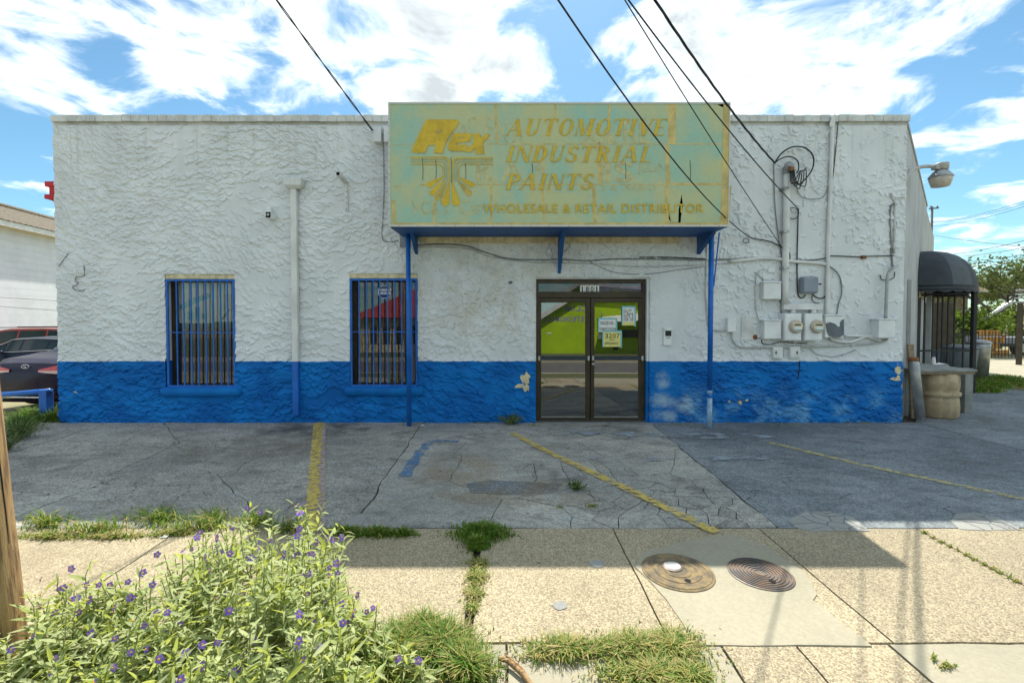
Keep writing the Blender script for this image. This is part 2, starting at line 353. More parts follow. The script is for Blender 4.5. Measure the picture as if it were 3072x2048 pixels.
def walk_mat(name, a, b, agg=.6, pebble=55):
    m, nt = newmat(name); t = NT(nt); p = t.pos()
    cc = t.mix(t.ramp(t.noise(p, 1.0, 5, .6), .3, .7), a, b)
    v = t.n('ShaderNodeTexVoronoi'); t.set(v.inputs['Vector'], p); v.inputs['Scale'].default_value = pebble
    cv = t._sep(v.outputs['Color']); dist = v.outputs['Distance']
    peb = t.mix(t.ramp(cv[0], .1, .9, False), (.50,.46,.40), (1.3,1.25,1.15)); peb = t.mix(t.math('GREATER_THAN', cv[1], .86), peb, (.40,.30,.24)); peb = t.mix(t.math('GREATER_THAN', cv[2], .93), peb, (.30,.30,.32))
    cc = t.mix(agg, cc, peb, 'MULTIPLY')
    pit = t.ramp(t.noise(p, 45, 3, .6), .62, .72); cc = t.mix(t.math('MULTIPLY', pit, .45*agg), cc, (.10,.08,.06))
    oi = t.n('ShaderNodeObjectInfo').outputs['Random']; cc = t.mix(1.0, cc, t.mix(oi, (.88,.88,.88), (1.08,1.07,1.05)), 'MULTIPLY')
    gum = t.ramp(t.voro(p, 2.1), .05, .035); cc = t.mix(t.math('MULTIPLY', gum, .7), cc, (.12,.115,.11))
    dirt = t.ramp(t.noise(t.mapv(p, (1,1,1), (5,5,5)), 1.7, 6, .65), .55, .75); cc = t.mix(t.math('MULTIPLY', dirt, .5), cc, (.23,.18,.12))
    t.out(t.principled(cc, .82, 0, .3, t.bump(t.math('ADD', t.math('MULTIPLY', dist, -1.2), t.noise(p, 70, 3)), .35*agg+.1, .006))); return m

def paintline_mat(name, c, wear=.5, sc=14, op=.92):
    m, nt = newmat(name); t = NT(nt); p = t.pos()
    k = t.ramp(t.noise(t.mapv(p, (1,1.5,1)), sc, 7, .72), wear-.07, wear+.05)
    cc = t.mix(t.ramp(t.noise(p, 6, 4), .3, .7), tuple(x*.8 for x in c), c)
    b = t.principled(cc, .7, 0, .3); tr = t.n('ShaderNodeBsdfTransparent')
    mx = t.n('ShaderNodeMixShader'); t.set(mx.inputs[0], t.math('MULTIPLY', k, op)); nt.links.new(tr.outputs[0], mx.inputs[1]); nt.links.new(b, mx.inputs[2]); t.out(mx.outputs[0]); return m

M = {}
M['stucco'] = stucco_mat()
M['white'] = pm('white paint', (.70,.71,.68), .55, .1, 3)
M['white_box'] = pm('white enamel box', (.78,.80,.79), .42, .07, 4, bump=.05)
M['brick'] = pm('painted coping brick', (.62,.63,.60), .7, .16, 4, bump=.4, bsc=45)
M['cream'] = pm('old cream paint', (.62,.54,.34), .65, .2, 8, bump=.3)
M['blue'] = pm('blue gloss paint', (.008,.13,.50), .38, .15, 4, bump=.06)
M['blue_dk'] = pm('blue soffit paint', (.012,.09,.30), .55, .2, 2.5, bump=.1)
M['pale_blue'] = pm('rubbed pale blue paint', (.30,.46,.62), .55, .25, 6)
M['teal'] = pm('faded teal sign vinyl', (.32,.53,.42), .5, 0, 1.5, c2=(.52,.54,.28), bump=.04, bsc=25, mid=.48, wid=.32)
M['tan'] = pm('bleached tan sign backing', (.58,.46,.17), .55, .18, 5, bump=.08)
M['gold'] = pm('gold sign ink', (.62,.43,.03), .5, .12, 9, bump=.0)
M['gold2'] = pm('dull gold sign ink', (.48,.36,.08), .5, .18, 9, bump=.02)
M['ghost'] = pm('ghost lettering', (.50,.49,.25), .55, .14, 10, bump=.02)
M['black'] = pm('black void', (.004,.004,.004), .9, 0, 3, bump=0)
M['cable'] = pm('black cable sheath', (.012,.013,.014), .55, .2, 9, bump=0)
M['cable_w'] = pm('painted cable', (.52,.53,.50), .6, .2, 9, bump=.05)
M['cable_g'] = pm('grey cable', (.22,.23,.23), .6, .2, 9, bump=0)
M['grey_box'] = pm('grey plastic', (.24,.28,.33), .45, .08, 5, bump=.05)
M['grey_paint'] = pm('bare grey patch', (.13,.15,.17), .5, .15, 8)
M['galv'] = pm('galvanised steel', (.36,.37,.37), .38, .2, 7, metal=.6, bump=.1)
M['rust'] = pm('rusty steel', (.22,.09,.035), .8, .3, 14, bump=.5)
M['rust_white'] = pm('rust-spotted white trim', (.62,.63,.60), .6, 0, 16, c2=(.25,.13,.06), mid=.70, wid=.1, bump=.25)
M['bronze'] = pm('dark bronze aluminium', (.055,.042,.026), .42, .2, 5, metal=.35, bump=.08)
M['alu'] = pm('worn aluminium', (.45,.46,.46), .35, .15, 8, metal=.7, bump=.05)
M['pushbar'] = pm('dark push bar', (.03,.045,.065), .35, .1, 8, metal=.4, bump=.05)
M['iron'] = pm('black iron', (.012,.012,.014), .5, .2, 10, bump=.1)
M['glass'] = glass('window glass', (.86,.88,.87), .03)
M['door_glass'] = glass('tinted door glass', (.42,.43,.42), .22, dirt=.02)
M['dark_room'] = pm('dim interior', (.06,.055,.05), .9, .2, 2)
M['paper'] = pm('white paper', (.78,.79,.76), .7, .05, 12, bump=.05)
M['paper_y'] = pm('yellow paper', (.80,.72,.24), .7, .06, 10, bump=.05)
M['paper_aqua'] = pm('aqua print', (.20,.52,.62), .7, .15, 8, bump=0)
M['tape'] = pm('cyan tape', (.22,.55,.58), .4, .1, 8, bump=0)
M['ink'] = pm('black ink', (.02,.02,.025), .6, .1, 8, bump=0)
M['ink_soft'] = pm('pencil grey ink', (.12,.11,.10), .6, .1, 8, bump=0)
M['violet'] = pm('violet banner print', (.16,.10,.42), .5, 0, 3.5, c2=(.50,.30,.55), bump=0)
M['navy'] = pm('navy sticker', (.015,.03,.18), .4, .1, 8, bump=0)
M['sticker_white'] = pm('sticker white', (.72,.75,.80), .4, .05, 8, bump=0)
M['soil'] = pm('crack dirt', (.095,.078,.055), .95, .3, 12, bump=.6, bsc=40)
M['earth'] = pm('dry earth', (.30,.25,.16), .95, .25, 2, c2=(.20,.21,.09), bump=.5)
M['lot_dark'] = lot_mat('weathered lot concrete', (.36,.355,.32), (.46,.45,.40), .55)
M['lot_light'] = lot_mat('pale lot concrete', (.38,.385,.355), (.47,.46,.41), .4, (.30,.24,.15))
M['lot_right'] = lot_mat('grey lot concrete', (.215,.25,.265), (.285,.315,.33), .5)
M['cement'] = walk_mat('smooth cement', (.31,.295,.22), (.37,.345,.26), .10)
M['cement_dk'] = walk_mat('grey cement patch', (.27,.28,.27), (.33,.34,.32), .12)
M['walk'] = walk_mat('exposed aggregate walk', (.355,.318,.225), (.43,.385,.275), .66, 118)
M['yellow'] = paintline_mat('worn yellow line', (.74,.56,.13), .47, 12, .78)
M['yellow2'] = paintline_mat('faded yellow line', (.62,.54,.24), .48, 12, .7)
M['pinkline'] = paintline_mat('pinkish primer line', (.42,.36,.38), .48)
M['blueline'] = paintline_mat('sprayed blue line', (.07,.22,.44), .46, 5, .6)
M['washline'] = paintline_mat('pale paint wash', (.34,.40,.44), .53, 3)
M['iron_cover'] = pm('cast iron', (.09,.085,.085), .5, .3, 9, c2=(.17,.12,.085), metal=.4, bump=.2)
M['sand'] = pm('orange grit', (.27,.20,.10), .95, .3, 14, c2=(.13,.11,.08), bump=.8, bsc=50)
M['lawn'] = pm('dull lawn', (.12,.13,.06), .95, .25, 2, c2=(.09,.11,.035), bump=.4)
M['asphalt'] = pm('asphalt', (.12,.118,.115), .85, .2, 3, bump=.4)
M['leaf'] = leafmat('silver leaf', (.38,.46,.17), (.52,.57,.31), .42)
M['leaf_y'] = leafmat('young yellow-green leaf', (.46,.52,.08), (.58,.62,.16), .5)
M['stem'] = pm('green stem', (.22,.26,.10), .7, .2, 9)
M['grass'] = leafmat('green grass', (.09,.20,.02), (.19,.30,.04), .4, 14)
M['grass_y'] = leafmat('yellowing grass', (.36,.36,.08), (.46,.38,.17), .35, 14)
M['weed'] = leafmat('dark weed leaf', (.035,.085,.02), (.08,.14,.03), .35, 12)
M['tree_leaf'] = leafmat('tree foliage', (.09,.13,.04), (.17,.20,.08), .35, 2)
M['tree_bright'] = leafmat('bright foliage', (.14,.22,.03), (.24,.32,.05), .4, 2)
M['petal'] = leafmat('violet petal', (.20,.13,.58), (.30,.20,.70), .3, 30)
M['anther'] = pm('yellow anther', (.75,.42,.01), .6, .1, 9, bump=0)
M['bark'] = pm('bark', (.14,.12,.10), .9, .3, 14, bump=.8, bsc=30)
M['wood_pole'] = pm('weathered pole timber', (.17,.10,.05), .9, 0, 5, c2=(.40,.26,.12), bump=1.0, bsc=28, stretch=(7,7,.22), mid=.47, wid=.2)
M['wood'] = pm('old timber', (.26,.20,.13), .8, .25, 9, stretch=(1,1,4))
M['wood_or'] = pm('orange timber', (.42,.22,.05), .8, .2, 6)
M['stone'] = pm('pale carved stone', (.52,.42,.27), .9, .2, 4, c2=(.36,.27,.16), bump=.7, bsc=35)
M['slabtop'] = pm('weathered board', (.27,.28,.26), .8, .2, 5, bump=.4)
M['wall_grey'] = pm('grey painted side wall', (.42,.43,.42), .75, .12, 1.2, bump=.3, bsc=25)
M['wall_red'] = pm('red stucco', (.36,.02,.035), .6, .15, 5, bump=.5, bsc=20)
M['red'] = pm('red enamel', (.55,.012,.02), .4, .1, 4, bump=.05)
M['canvas'] = pm('charcoal awning canvas', (.045,.055,.065), .75, .15, 3, bump=.15, bsc=80)
M['canvas2'] = pm('lighter awning canvas', (.085,.10,.11), .75, .15, 3, bump=.15, bsc=80)
M['siding'] = pm('white siding', (.66,.70,.74), .6, .05, 1.5, bump=.08)
M['tile'] = pm('brown roof tile', (.085,.07,.05), .85, .3, 9, c2=(.15,.125,.085), bump=.5)
M['green_wall'] = pm('lime green wall', (.30,.46,.0), .7, .1, 1, bump=.15)
M['lilac'] = pm('lilac lettering', (.20,.16,.42), .7, .1, 3, bump=0)
M['roof_red'] = pm('red roof', (.42,.04,.03), .7, .15, 3)
M['tanwall'] = pm('tan wall', (.40,.31,.19), .8, .1, 2)
M['tanroof'] = pm('tan metal roof', (.42,.31,.17), .6, .12, 3)
M['carpaint_plum'] = pm('dark plum car paint', (.012,.005,.026), .3, .05, 3, spec=.25, bump=0, coat=.12)
M['carpaint_blue'] = pm('midnight blue car paint', (.012,.018,.045), .3, .05, 3, spec=.25, bump=0, coat=.12)
M['carpaint_red'] = pm('red car paint', (.40,.03,.03), .22, .05, 3, spec=.6, bump=0, coat=.7)
M['car_glass'] = pm('car glass', (.02,.035,.035), .1, .05, 3, spec=.5, bump=0)
M['chrome'] = pm('chrome', (.7,.7,.7), .12, .05, 3, metal=1, bump=0)
M['rubber'] = pm('tyre rubber', (.02,.02,.02), .85, .1, 8)
M['lens_red'] = pm('red tail lamp lens', (.62,.01,.015), .15, .1, 30, spec=.7, bump=0, coat=.6)
M['lens_clear'] = pm('clear lamp lens', (.75,.55,.55), .12, .1, 30, spec=.7, bump=0, coat=.6)
M['lampglass'] = pm('lamp refractor', (.55,.50,.42), .3, .1, 20, bump=.3, bsc=60)
M['lamp_grey'] = pm('lamp housing', (.46,.44,.40), .45, .1, 6)
M['gate_grey'] = pm('trailer grey', (.16,.18,.20), .6, .1, 4)
M['digit_white'] = pm('number plate white', (.78,.79,.74), .4, .05, 8, bump=0)
# ================================================================== THE SETTING
def clip_half(poly, n, d):
    """keep the part of a polygon where n.p <= d"""
    out = []; k = len(poly)
    for i in range(k):
        a = poly[i]; b = poly[(i+1) % k]; da = n[0]*a[0]+n[1]*a[1]-d; db = n[0]*b[0]+n[1]*b[1]-d
        if da <= 0: out.append(a)
        if (da < 0 < db) or (db < 0 < da):
            t = da/(da-db); out.append((a[0]+(b[0]-a[0])*t, a[1]+(b[1]-a[1])*t))
    return out
def area(p): return .5*sum(p[i][0]*p[(i+1) % len(p)][1]-p[(i+1) % len(p)][0]*p[i][1] for i in range(len(p)))
def voronoi(poly, sites, gap):
    cells = []
    for i, s in enumerate(sites):
        c = poly
        for j, q in enumerate(sites):
            if i == j or not c: continue
            n = Vector((q[0]-s[0], q[1]-s[1])); L = n.length
            if L < 1e-4 or L > 4: continue
            n /= L; mid = ((q[0]+s[0])/2, (q[1]+s[1])/2)
            c = clip_half(c, n, n.x*mid[0]+n.y*mid[1]-gap/2)
        if len(c) > 2 and abs(area(c)) > .002: cells.append(c)
    return cells
def rough_edge(poly, step=.07, amp=.022, fr=3.0):
    out = []
    for i in range(len(poly)):
        a = poly[i]; b = poly[(i+1) % len(poly)]; L = math.hypot(b[0]-a[0], b[1]-a[1]); k = max(1, int(L/step))
        for j in range(k):
            t = j/k; x = a[0]+(b[0]-a[0])*t; y = a[1]+(b[1]-a[1])*t
            v = mnoise.noise_vector((x*fr, y*fr, .3)); w = mnoise.noise_vector((x*fr*4, y*fr*4, 5.3))
            out.append((x+v.x*amp+w.x*amp*.35, y+v.y*amp+w.y*amp*.35))
    return out
def slab(name, poly, mat, parent, z=0.0, th=.05, amp=.0, step=.3, tilt=0.0):
    if area(poly) < 0: poly = poly[::-1]
    p = rough_edge(poly, step, amp) if amp else poly
    t = random.uniform(-1, 1)*tilt
    return MB().prism(p, z-th+t, z+t).build(name, mat, parent)
def gp(*pts): return [tuple(G(a, b).xy) for a, b in pts]

Y_WALK0, Y_WALK1, Y_PAVE1, Y_KERB = -4.0, -5.41, -6.9, -8.7
MB().quad((-900,-900,-.62),(900,-900,-.62),(900,900,-.62),(-900,900,-.62)).build('ground', M['earth'], kind='structure', label='dry earth under and around the whole block')
gb = MB(); gb.box((-9.4, -8.7, -.6), (13, 0.6, -.032)); gb.prism([(7,.6),(13,.6),(13,4.4),(10.8,4.4)], -.6, -.034); gb.build('lot_bed', M['soil'], kind='structure', label='dark dirt bed showing in the joints of the paving')
# yard of the neighbour, a little lower, sloping back
MB().add([(-60,-8.7,-.04),(-9.2,-8.7,-.04),(-7.9,0,-.10),(-60,0,-.10),(-60,14,-.58),(-7.9,14,-.58)], [(0,1,2,3),(3,2,5,4)]).build('side_yard', M['earth'], kind='structure', label='sloping dirt yard beside the building')

lot = empty('parking_lot', (0,-2,0)); tag(lot, 'cracked grey concrete forecourt in front of the building', kind='structure')
xl = lambda px, py: G(px, py).x
J1a, J1b = G(1252, 1285), G(1045, 1597); J2a, J2b = G(1958, 1275), G(2352, 1597); J3a, J3b = G(2755, 1268), G(3072, 1352)
j3dir = (J3b - J3a).normalized(); J3c = J3a + j3dir * 16
yb = Y_WALK0 + .006
A_ = [(-8.6,-.012),(J1a.x,-.012),(J1b.x-.008,yb),(-9.2,yb)]
B_ = [(J1a.x+.012,-.012),(J2a.x,-.012),(J2b.x,yb),(J1b.x+.008,yb)]
C_ = [(J2a.x+.014,-.012),(7.035,-.012),(7.035,yb),(J2b.x+.014,yb)]
random.seed(11)
sA = [(random.uniform(-9,-1.6), random.uniform(-4,0)) for _ in range(13)]
for c in voronoi(A_, sA, .010): slab('slab', c, M['lot_dark'], lot, amp=.03, step=.08, tilt=.003)
# slab B: big plates near the wall, broken up toward the walk on the right
sB = [(-1.2,-.9),(-1.35,-2.6),(-.7,-3.6),(.15,-1.2),(.1,-2.7)] + [(1.1,-.5),(1.9,-.8),(1.5,-1.4),(.75,-1.7)]
reg = gp((1640,1420),(1760,1390),(2130,1400),(2330,1590),(1650,1592),(1720,1500))
def inside(p, q):
    r = False
    for i in range(len(q)):
        a, b = q[i], q[(i+1) % len(q)]
        if (a[1] > p[1]) != (b[1] > p[1]) and p[0] < (b[0]-a[0])*(p[1]-a[1])/(b[1]-a[1])+a[0]: r = not r
    return r
while len(sB) < 62:
    q = (random.uniform(.2, 2.6), random.uniform(-3.98, -1.6))
    if inside(q, reg): sB.append(q)
for c in voronoi(B_, sB, .008):
    small = abs(area(c)) < .5
    slab('slab', c, M['lot_light'] if not small else random.choice([M['lot_light']]*4+[M['lot_dark']]), lot, amp=.035 if not small else .032, step=.045, tilt=.004)
sC = [(5.2,-1.8),(2.9,-3.75)]
for c in voronoi(C_, sC, .006): slab('slab', c, M['lot_right'], lot, amp=.015, step=.1, tilt=.001)
D_ = [(7.06,yb),(12.6,yb),(12.6,4.2),(11.1,4.2),(7.06,.02)]
slab('slab', D_, M['lot_right'], lot, amp=.006, step=.12)
# overlays: cracked cement ovals at the walk edge, thin skim patches
def oval(name, px, n, seed, mat, z=.004):
    random.seed(seed); poly = gp(*px); xs = [p[0] for p in poly]; ys = [p[1] for p in poly]; st = []
    while len(st) < n:
        q = (random.uniform(min(xs), max(xs)), random.uniform(min(ys), max(ys)))
        if inside(q, poly): st.append(q)
    for c in voronoi(poly, st, .012): slab(name, c, mat, lot, z, .02, amp=.016, step=.05, tilt=.0015)
oval('cement_piece', [(2360,1560),(2420,1536),(2490,1534),(2560,1552),(2610,1594),(2430,1594),(2385,1580)], 15, 3, M['cement_dk'])
oval('cement_piece', [(2848,1562),(2868,1541),(2920,1536),(3000,1556),(3066,1590),(2960,1592),(2880,1588)], 12, 5, M['cement_dk'])
slab('skim_patch', gp((1400,1450),(1470,1440),(1690,1452),(1660,1480),(1520,1485),(1410,1478)), M['lot_right'], lot, .004, .02, amp=.02, step=.06)
slab('skim_patch', gp((1040,1560),(1085,1540),(1100,1550),(1080,1580),(1030,1588)), M['cement_dk'], lot, .004, .02, amp=.02, step=.05)

walk = empty('sidewalk', (0,-4.7,0)); tag(walk, 'sunlit exposed-aggregate sidewalk in front of the forecourt', kind='structure')
xs = [-9.2,-8.0,-6.7,-5.4,-4.1,-2.8,-1.5,-.23,.92,2.18,3.54,4.9,6.2,7.5,8.8,10.1,12.5]
for a, b in zip(xs[:-1], xs[1:]):
    g = .03 if abs(a+.23) < .01 else .006; g2 = .03 if abs(b+.23) < .01 else .006
    slab('slab', [(a+g,Y_WALK1+.008),(b-g2,Y_WALK1+.008),(b-g2,Y_WALK0-.006),(a+g,Y_WALK0-.006)], M['walk'], walk, random.uniform(-.002,.002), .06, amp=.008, step=.06)
xs2 = [-9.2,-7.4,-5.9,-4.3,-2.6,-1.3,.0,1.2,1.62,2.14,3.6,5.0,6.5,9,12.5]
for a, b in zip(xs2[:-1], xs2[1:]):
    slab('slab', [(a+.007,Y_PAVE1),(b-.007,Y_PAVE1),(b-.007,Y_WALK1-.008),(a+.007,Y_WALK1-.008)], M['cement'] if (b > 2.2 or a < 1.1) else M['walk'], walk, random.uniform(-.004,0), .06, amp=.012, step=.05)
slab('cement_patch', gp((1905,1700),(1925,1660),(2030,1628),(2120,1612),(2200,1603),(2300,1640),(2420,1720),(2452,1782),(2438,1800),(2560,1895),(2615,1936),(2088,1936),(2050,1870),(2000,1800),(1950,1745)), M['cement'], walk, .0045, .03, amp=.008, step=.05)
for (px, py, r) in ((1680,1815,.05),(1790,1690,.06)):
    c = G(px, py); slab('skim_spot', [(c.x+math.cos(a)*r*random.uniform(.7,1.1), c.y+math.sin(a)*r*random.uniform(.7,1.1)) for a in [k*.63 for k in range(10)]], M['cement_dk'], walk, .004, .01)
verge = MB().prism([(-9.2,Y_KERB),(12.5,Y_KERB),(12.5,Y_PAVE1-.01),(-9.2,Y_PAVE1-.01)], -.3, -.03).build('verge', M['lawn'], kind='structure', label='strip of earth between the sidewalk and the street')
MB().box((-60,Y_KERB-.16,-.3),(60,Y_KERB,-.01)).build('kerb', M['cement'], bevel=.02, kind='structure', label='concrete kerb of the near side of the street')
MB().box((-90,-15.4,-.3),(90,Y_KERB-.16,-.14)).build('street', M['asphalt'], kind='structure', label='asphalt street in front of the building')
MB().box((-60,-15.6,-.3),(60,-15.4,0)).build('far_kerb', M['cement'], bevel=.02, kind='structure', label='concrete kerb across the street')
MB().box((-60,-17.2,-.3),(60,-15.6,-.004)).build('far_sidewalk', M['cement'], kind='structure', label='sidewalk across the street')
MB().box((-60,-60,-.3),(60,-17.2,-.02)).build('far_lawn', M['lawn'], kind='structure', label='dry lawn across the street')

# painted lines
def strip(name, pts, w, mat, z=.006, jit=.006, label=None):
    p = [G(*q) for q in pts]; m = MB(); k = 14; L = []; Rr = []
    full = []
    for a, b in zip(p[:-1], p[1:]):
        for i in range(k): full.append(a.lerp(b, i/k))
    full.append(p[-1])
    for i, q in enumerate(full):
        t = (full[min(i+1, len(full)-1)]-full[max(i-1, 0)]).normalized(); n = Vector((-t.y, t.x, 0))
        L.append(q+n*(w/2+random.uniform(-jit,jit))); Rr.append(q-n*(w/2+random.uniform(-jit,jit)))
    for i in range(len(full)-1): m.quad((*L[i].xy,z),(*L[i+1].xy,z),(*Rr[i+1].xy,z),(*Rr[i].xy,z))
    return m.build(name, mat, kind='structure', label=label)
strip('parking_line', [(957,1268),(952,1400),(943,1597)], .175, M['yellow'], .0085, label='thick yellow parking line left of the blue paint mark')
strip('parking_line', [(972,1290),(968,1400),(966,1597)], .06, M['pinkline'], .0125, label='pale primer edge beside the thick yellow line')
strip('parking_line', [(1535,1300),(1660,1365),(1900,1478),(2150,1600)], .11, M['yellow'], .0165, .012, label='worn yellow parking line running out from the door')
strip('parking_line', [(2304,1327),(2600,1398),(3072,1498)], .11, M['yellow2'], .009, label='faded yellow parking line on the right of the forecourt')
strip('paint_mark', [(1210,1430),(1255,1360),(1290,1328)], .14, M['blueline'], .0085, .025, label='blue sprayed diagonal stroke on the concrete')
strip('paint_mark', [(1285,1326),(1330,1322),(1375,1326)], .10, M['blueline'], .0105, .02, label='short blue sprayed stroke parallel to the wall')
strip('paint_wash', [(1690,1298),(2000,1306),(2330,1312)], .30, M['washline'], .0115, .05, label='pale paint wash on the concrete by the door')
strip('paint_wash', [(1760,1380),(2100,1378),(2450,1376)], .12, M['washline'], .0135, .03, label='thin pale paint wash farther from the door')

# ================================================================== THE BUILDING
X0, X1 = W(172, 800).x, W(2710, 800).x
ZT = W(1400, 357).z; ZC = ZT-.115
bld = empty('commercial_building', ((X0+X1)/2, 0, 0), 'white stucco commercial building with a blue painted base', 'building')
def npmesh(name, verts, quads, mats, parent=None, smooth=True, **kw):
    me = bpy.data.meshes.new(name); n = len(verts); q = len(quads)
    me.vertices.add(n); me.loops.add(q*4); me.polygons.add(q)
    org = Vector(((verts[:,0].min()+verts[:,0].max())/2, (verts[:,1].min()+verts[:,1].max())/2, (verts[:,2].min()+verts[:,2].max())/2))
    me.vertices.foreach_set('co', (verts-np.array(org)).astype(np.float32).ravel())
    me.loops.foreach_set('vertex_index', quads.astype(np.int32).ravel()); me.polygons.foreach_set('loop_start', np.arange(0, q*4, 4, dtype=np.int32))
    me.polygons.foreach_set('use_smooth', np.full(q, smooth)); me.update(calc_edges=True)
    for m in (mats if isinstance(mats, list) else [mats]): me.materials.append(m)
    o = bpy.data.objects.new(name, me); col.objects.link(o)
    if parent is not None: o.parent = parent; o.location = org-ORG[parent.name]
    else: o.location = org
    ORG[o.name] = org; return tag(o, **kw)

def rect(px0, py0, px1, py1, y=0.0):
    a = W(px0, py1, y); b = W(px1, py0, y); return a.x, a.z, b.x, b.z
win1 = rect(503, 823, 706, 1162); win2 = rect(1051, 821, 1253, 1160); door = rect(1606, 832, 1948, 1266)
def stucco_wall():
    cell = .0112; rng = np.random.RandomState(4)
    nx = int((X1-X0)/cell)+1; nz = int((ZC+.06)/cell)+1
    gx = np.linspace(X0, X1, nx); gz = np.linspace(-.06, ZC, nz); dx = gx[1]-gx[0]; dz = gz[1]-gz[0]
    h = np.zeros((nz, nx))
    xs_door, xr = door[2], W(2191, 800).x
    def field(x, z): return 1.5*mnoise.noise((x*.45, z*.55, 2.1)) + .6*mnoise.noise((x*1.3, z*1.3, 7.7))
    N = 17000
    cxs = rng.uniform(X0-.1, X1+.1, N); czs = rng.uniform(-.1, ZC+.05, N)
    for k in range(N):
        cx, cz = cxs[k], czs[k]; r = rng.rand(8)
        if cz < ZB+.05:
            L = .12+.20*r[0]; wd = .055+.06*r[1]; th = .25*(r[2]-.5)*2+.35*mnoise.noise((cx*.7, cz, 1)); amp = .017+.015*r[3]
            if cx > -3.0 and cx < 2: th += -.35
            if cx > 3: th *= .6
        elif cx > xr-.2:
            if r[6] < .42: continue
            L = .06+.12*r[0]; wd = .035+.04*r[1]; th = (r[2]-.5)*3.6; amp = .010+.016*r[3]
        elif cx > -2.2 and cx < xr and cz < 3.4:
            if r[6] < .15: continue
            L = .07+.13*r[0]; wd = .045+.06*r[1]; th = (r[2]-.5)*4.5; amp = .010+.014*r[3]
        else:
            L = .08+.17*r[0]; wd = .038+.055*r[1]; th = field(cx, cz)+.4*(r[2]-.5)-.25; amp = .008+.016*r[3]
        fl_ = mnoise.noise((cx*.9+3, cz*.9, 4.4))
        if fl_ > .12 and r[7] < .65: continue
        amp *= 1-.5*max(0, fl_)
        c, s = math.cos(th), math.sin(th); rad = max(L, wd)*.75
        i0 = max(0, int((cx-rad-X0)/dx)); i1 = min(nx, int((cx+rad-X0)/dx)+2); j0 = max(0, int((cz-rad+.06)/dz)); j1 = min(nz, int((cz+rad+.06)/dz)+2)
        if i1-i0 < 2 or j1-j0 < 2: continue
        XX, ZZ = np.meshgrid(gx[i0:i1]-cx, gz[j0:j1]-cz); u = XX*c+ZZ*s; w = -XX*s+ZZ*c
        un = u/(L/2); low = -wd/2+(wd*.55)*un**2*(1 if r[4] > .3 else -.4)+.012*np.sin(u*40+r[5]*6)
        t = (w-low)/wd; a = np.clip(1.0-t, 0, 1)*(t >= 0)*(np.abs(un) < 1)*np.clip(1.5*(1-un**2), 0, 1)
        sub = h[j0:j1, i0:i1]; sub[:] = sub*(1-.85*a)+a*(amp+.25*sub)
    h += .0015*rng.rand(nz, nx)
    # worn-smooth door surround and pilaster
    XX, ZZ = np.meshgrid(gx, gz)
    ds = np.clip((XX-door[2])/.08, 0, 1)*np.clip((door[2]+.56-XX)/.04, 0, 1)*(ZZ < 2.62); h = h*(1-.72*ds)+.006*ds
    YY = -.012-h
    YY += .05*np.clip((.04-ZZ)/.1, 0, 1)*0
    V = np.stack([XX, YY, ZZ], -1).reshape(-1, 3)
    idx = np.arange(nz*nx).reshape(nz, nx)
    Q = np.stack([idx[:-1,:-1], idx[:-1,1:], idx[1:,1:], idx[1:,:-1]], -1)
    xc = (XX[:-1,:-1]+XX[1:,1:])/2; zc = (ZZ[:-1,:-1]+ZZ[1:,1:])/2
    keep = np.ones(xc.shape, bool)
    for (a, b, c2, d) in (win1, win2, (door[0], -1, door[2], door[3])): keep &= ~((xc > a) & (xc < c2) & (zc > b) & (zc < d))
    return npmesh('front_wall', V, Q[keep], M['stucco'], bld, smooth=False)
stucco_wall()
# body behind the stucco skin, with real openings
ops = [win1, win2, (door[0], 0.0, door[2], door[3])]
loops = [[(X0,-.05),(door[0],-.05),(door[0],door[3]),(door[2],door[3]),(door[2],-.05),(X1,-.05),(X1,ZC),(X0,ZC)]] + [[(a,b),(c,b),(c,d),(a,d)] for a, b, c, d in (win1, win2)]
v, f = filled(loops, .22)
mkobj('wall_core', [(p.x, p.z+.112, p.y) for p in v], f, M['stucco'], bld)
SW = Vector((math.sin(R(44)), math.cos(R(44)), 0)); SE = Vector((X1, 0, 0))+SW*13.2; SN = Vector((SW.y, -SW.x, 0))
def on_side(s, o, z): return Vector((X1,0,0))+SW*s+SN*o+Vector((0,0,z))
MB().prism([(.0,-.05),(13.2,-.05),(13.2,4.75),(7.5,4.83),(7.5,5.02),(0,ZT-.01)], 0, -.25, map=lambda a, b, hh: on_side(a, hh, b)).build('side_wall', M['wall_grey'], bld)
MB().box((X0-.02, .012, -.3), (X0+.2, 9, ZC)).build('side_wall', M['wall_red'], bld, label='red stucco wall round the left corner')
MB().prism([(X0,.25),(X1,.25),(SE.x-.3,SE.y),(X0,SE.y)], 4.55, 4.7).build('roof', M['wall_grey'], bld)
MB().box((X0, SE.y-.2, -.05), (SE.x-.3, SE.y, 4.7)).build('rear_wall', M['wall_grey'], bld)
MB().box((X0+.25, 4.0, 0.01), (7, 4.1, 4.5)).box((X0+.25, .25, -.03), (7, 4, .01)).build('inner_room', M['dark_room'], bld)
cop = MB().box((X0-.02, .002, ZC), (X1+.02, .24, ZT-.035)).build('coping', M['brick'], bld)
n = 96; bw = (X1-X0+.05)/n
bmsh = MB().box((-bw/2+.0012,-.14,-.055),(bw/2-.0012,.14,.055)); b0 = bmsh.build('brick', M['brick'], bevel=0); bme = b0.data; bpy.data.objects.remove(b0)
for i in range(n):
    o = inst(bme, 'brick', (X0-.02+bw*(i+.5), .09+random.uniform(-.006,.004), ZT-.06+random.uniform(-.004,.004)), (random.uniform(-.01,.01), random.uniform(-.015,.015), 0), (random.uniform(.985,1.0),1,random.uniform(.95,1.05)), parent=cop)
    b = o.modifiers.new('bevel', 'BEVEL'); b.width = .006; b.segments = 2
cs = MB()
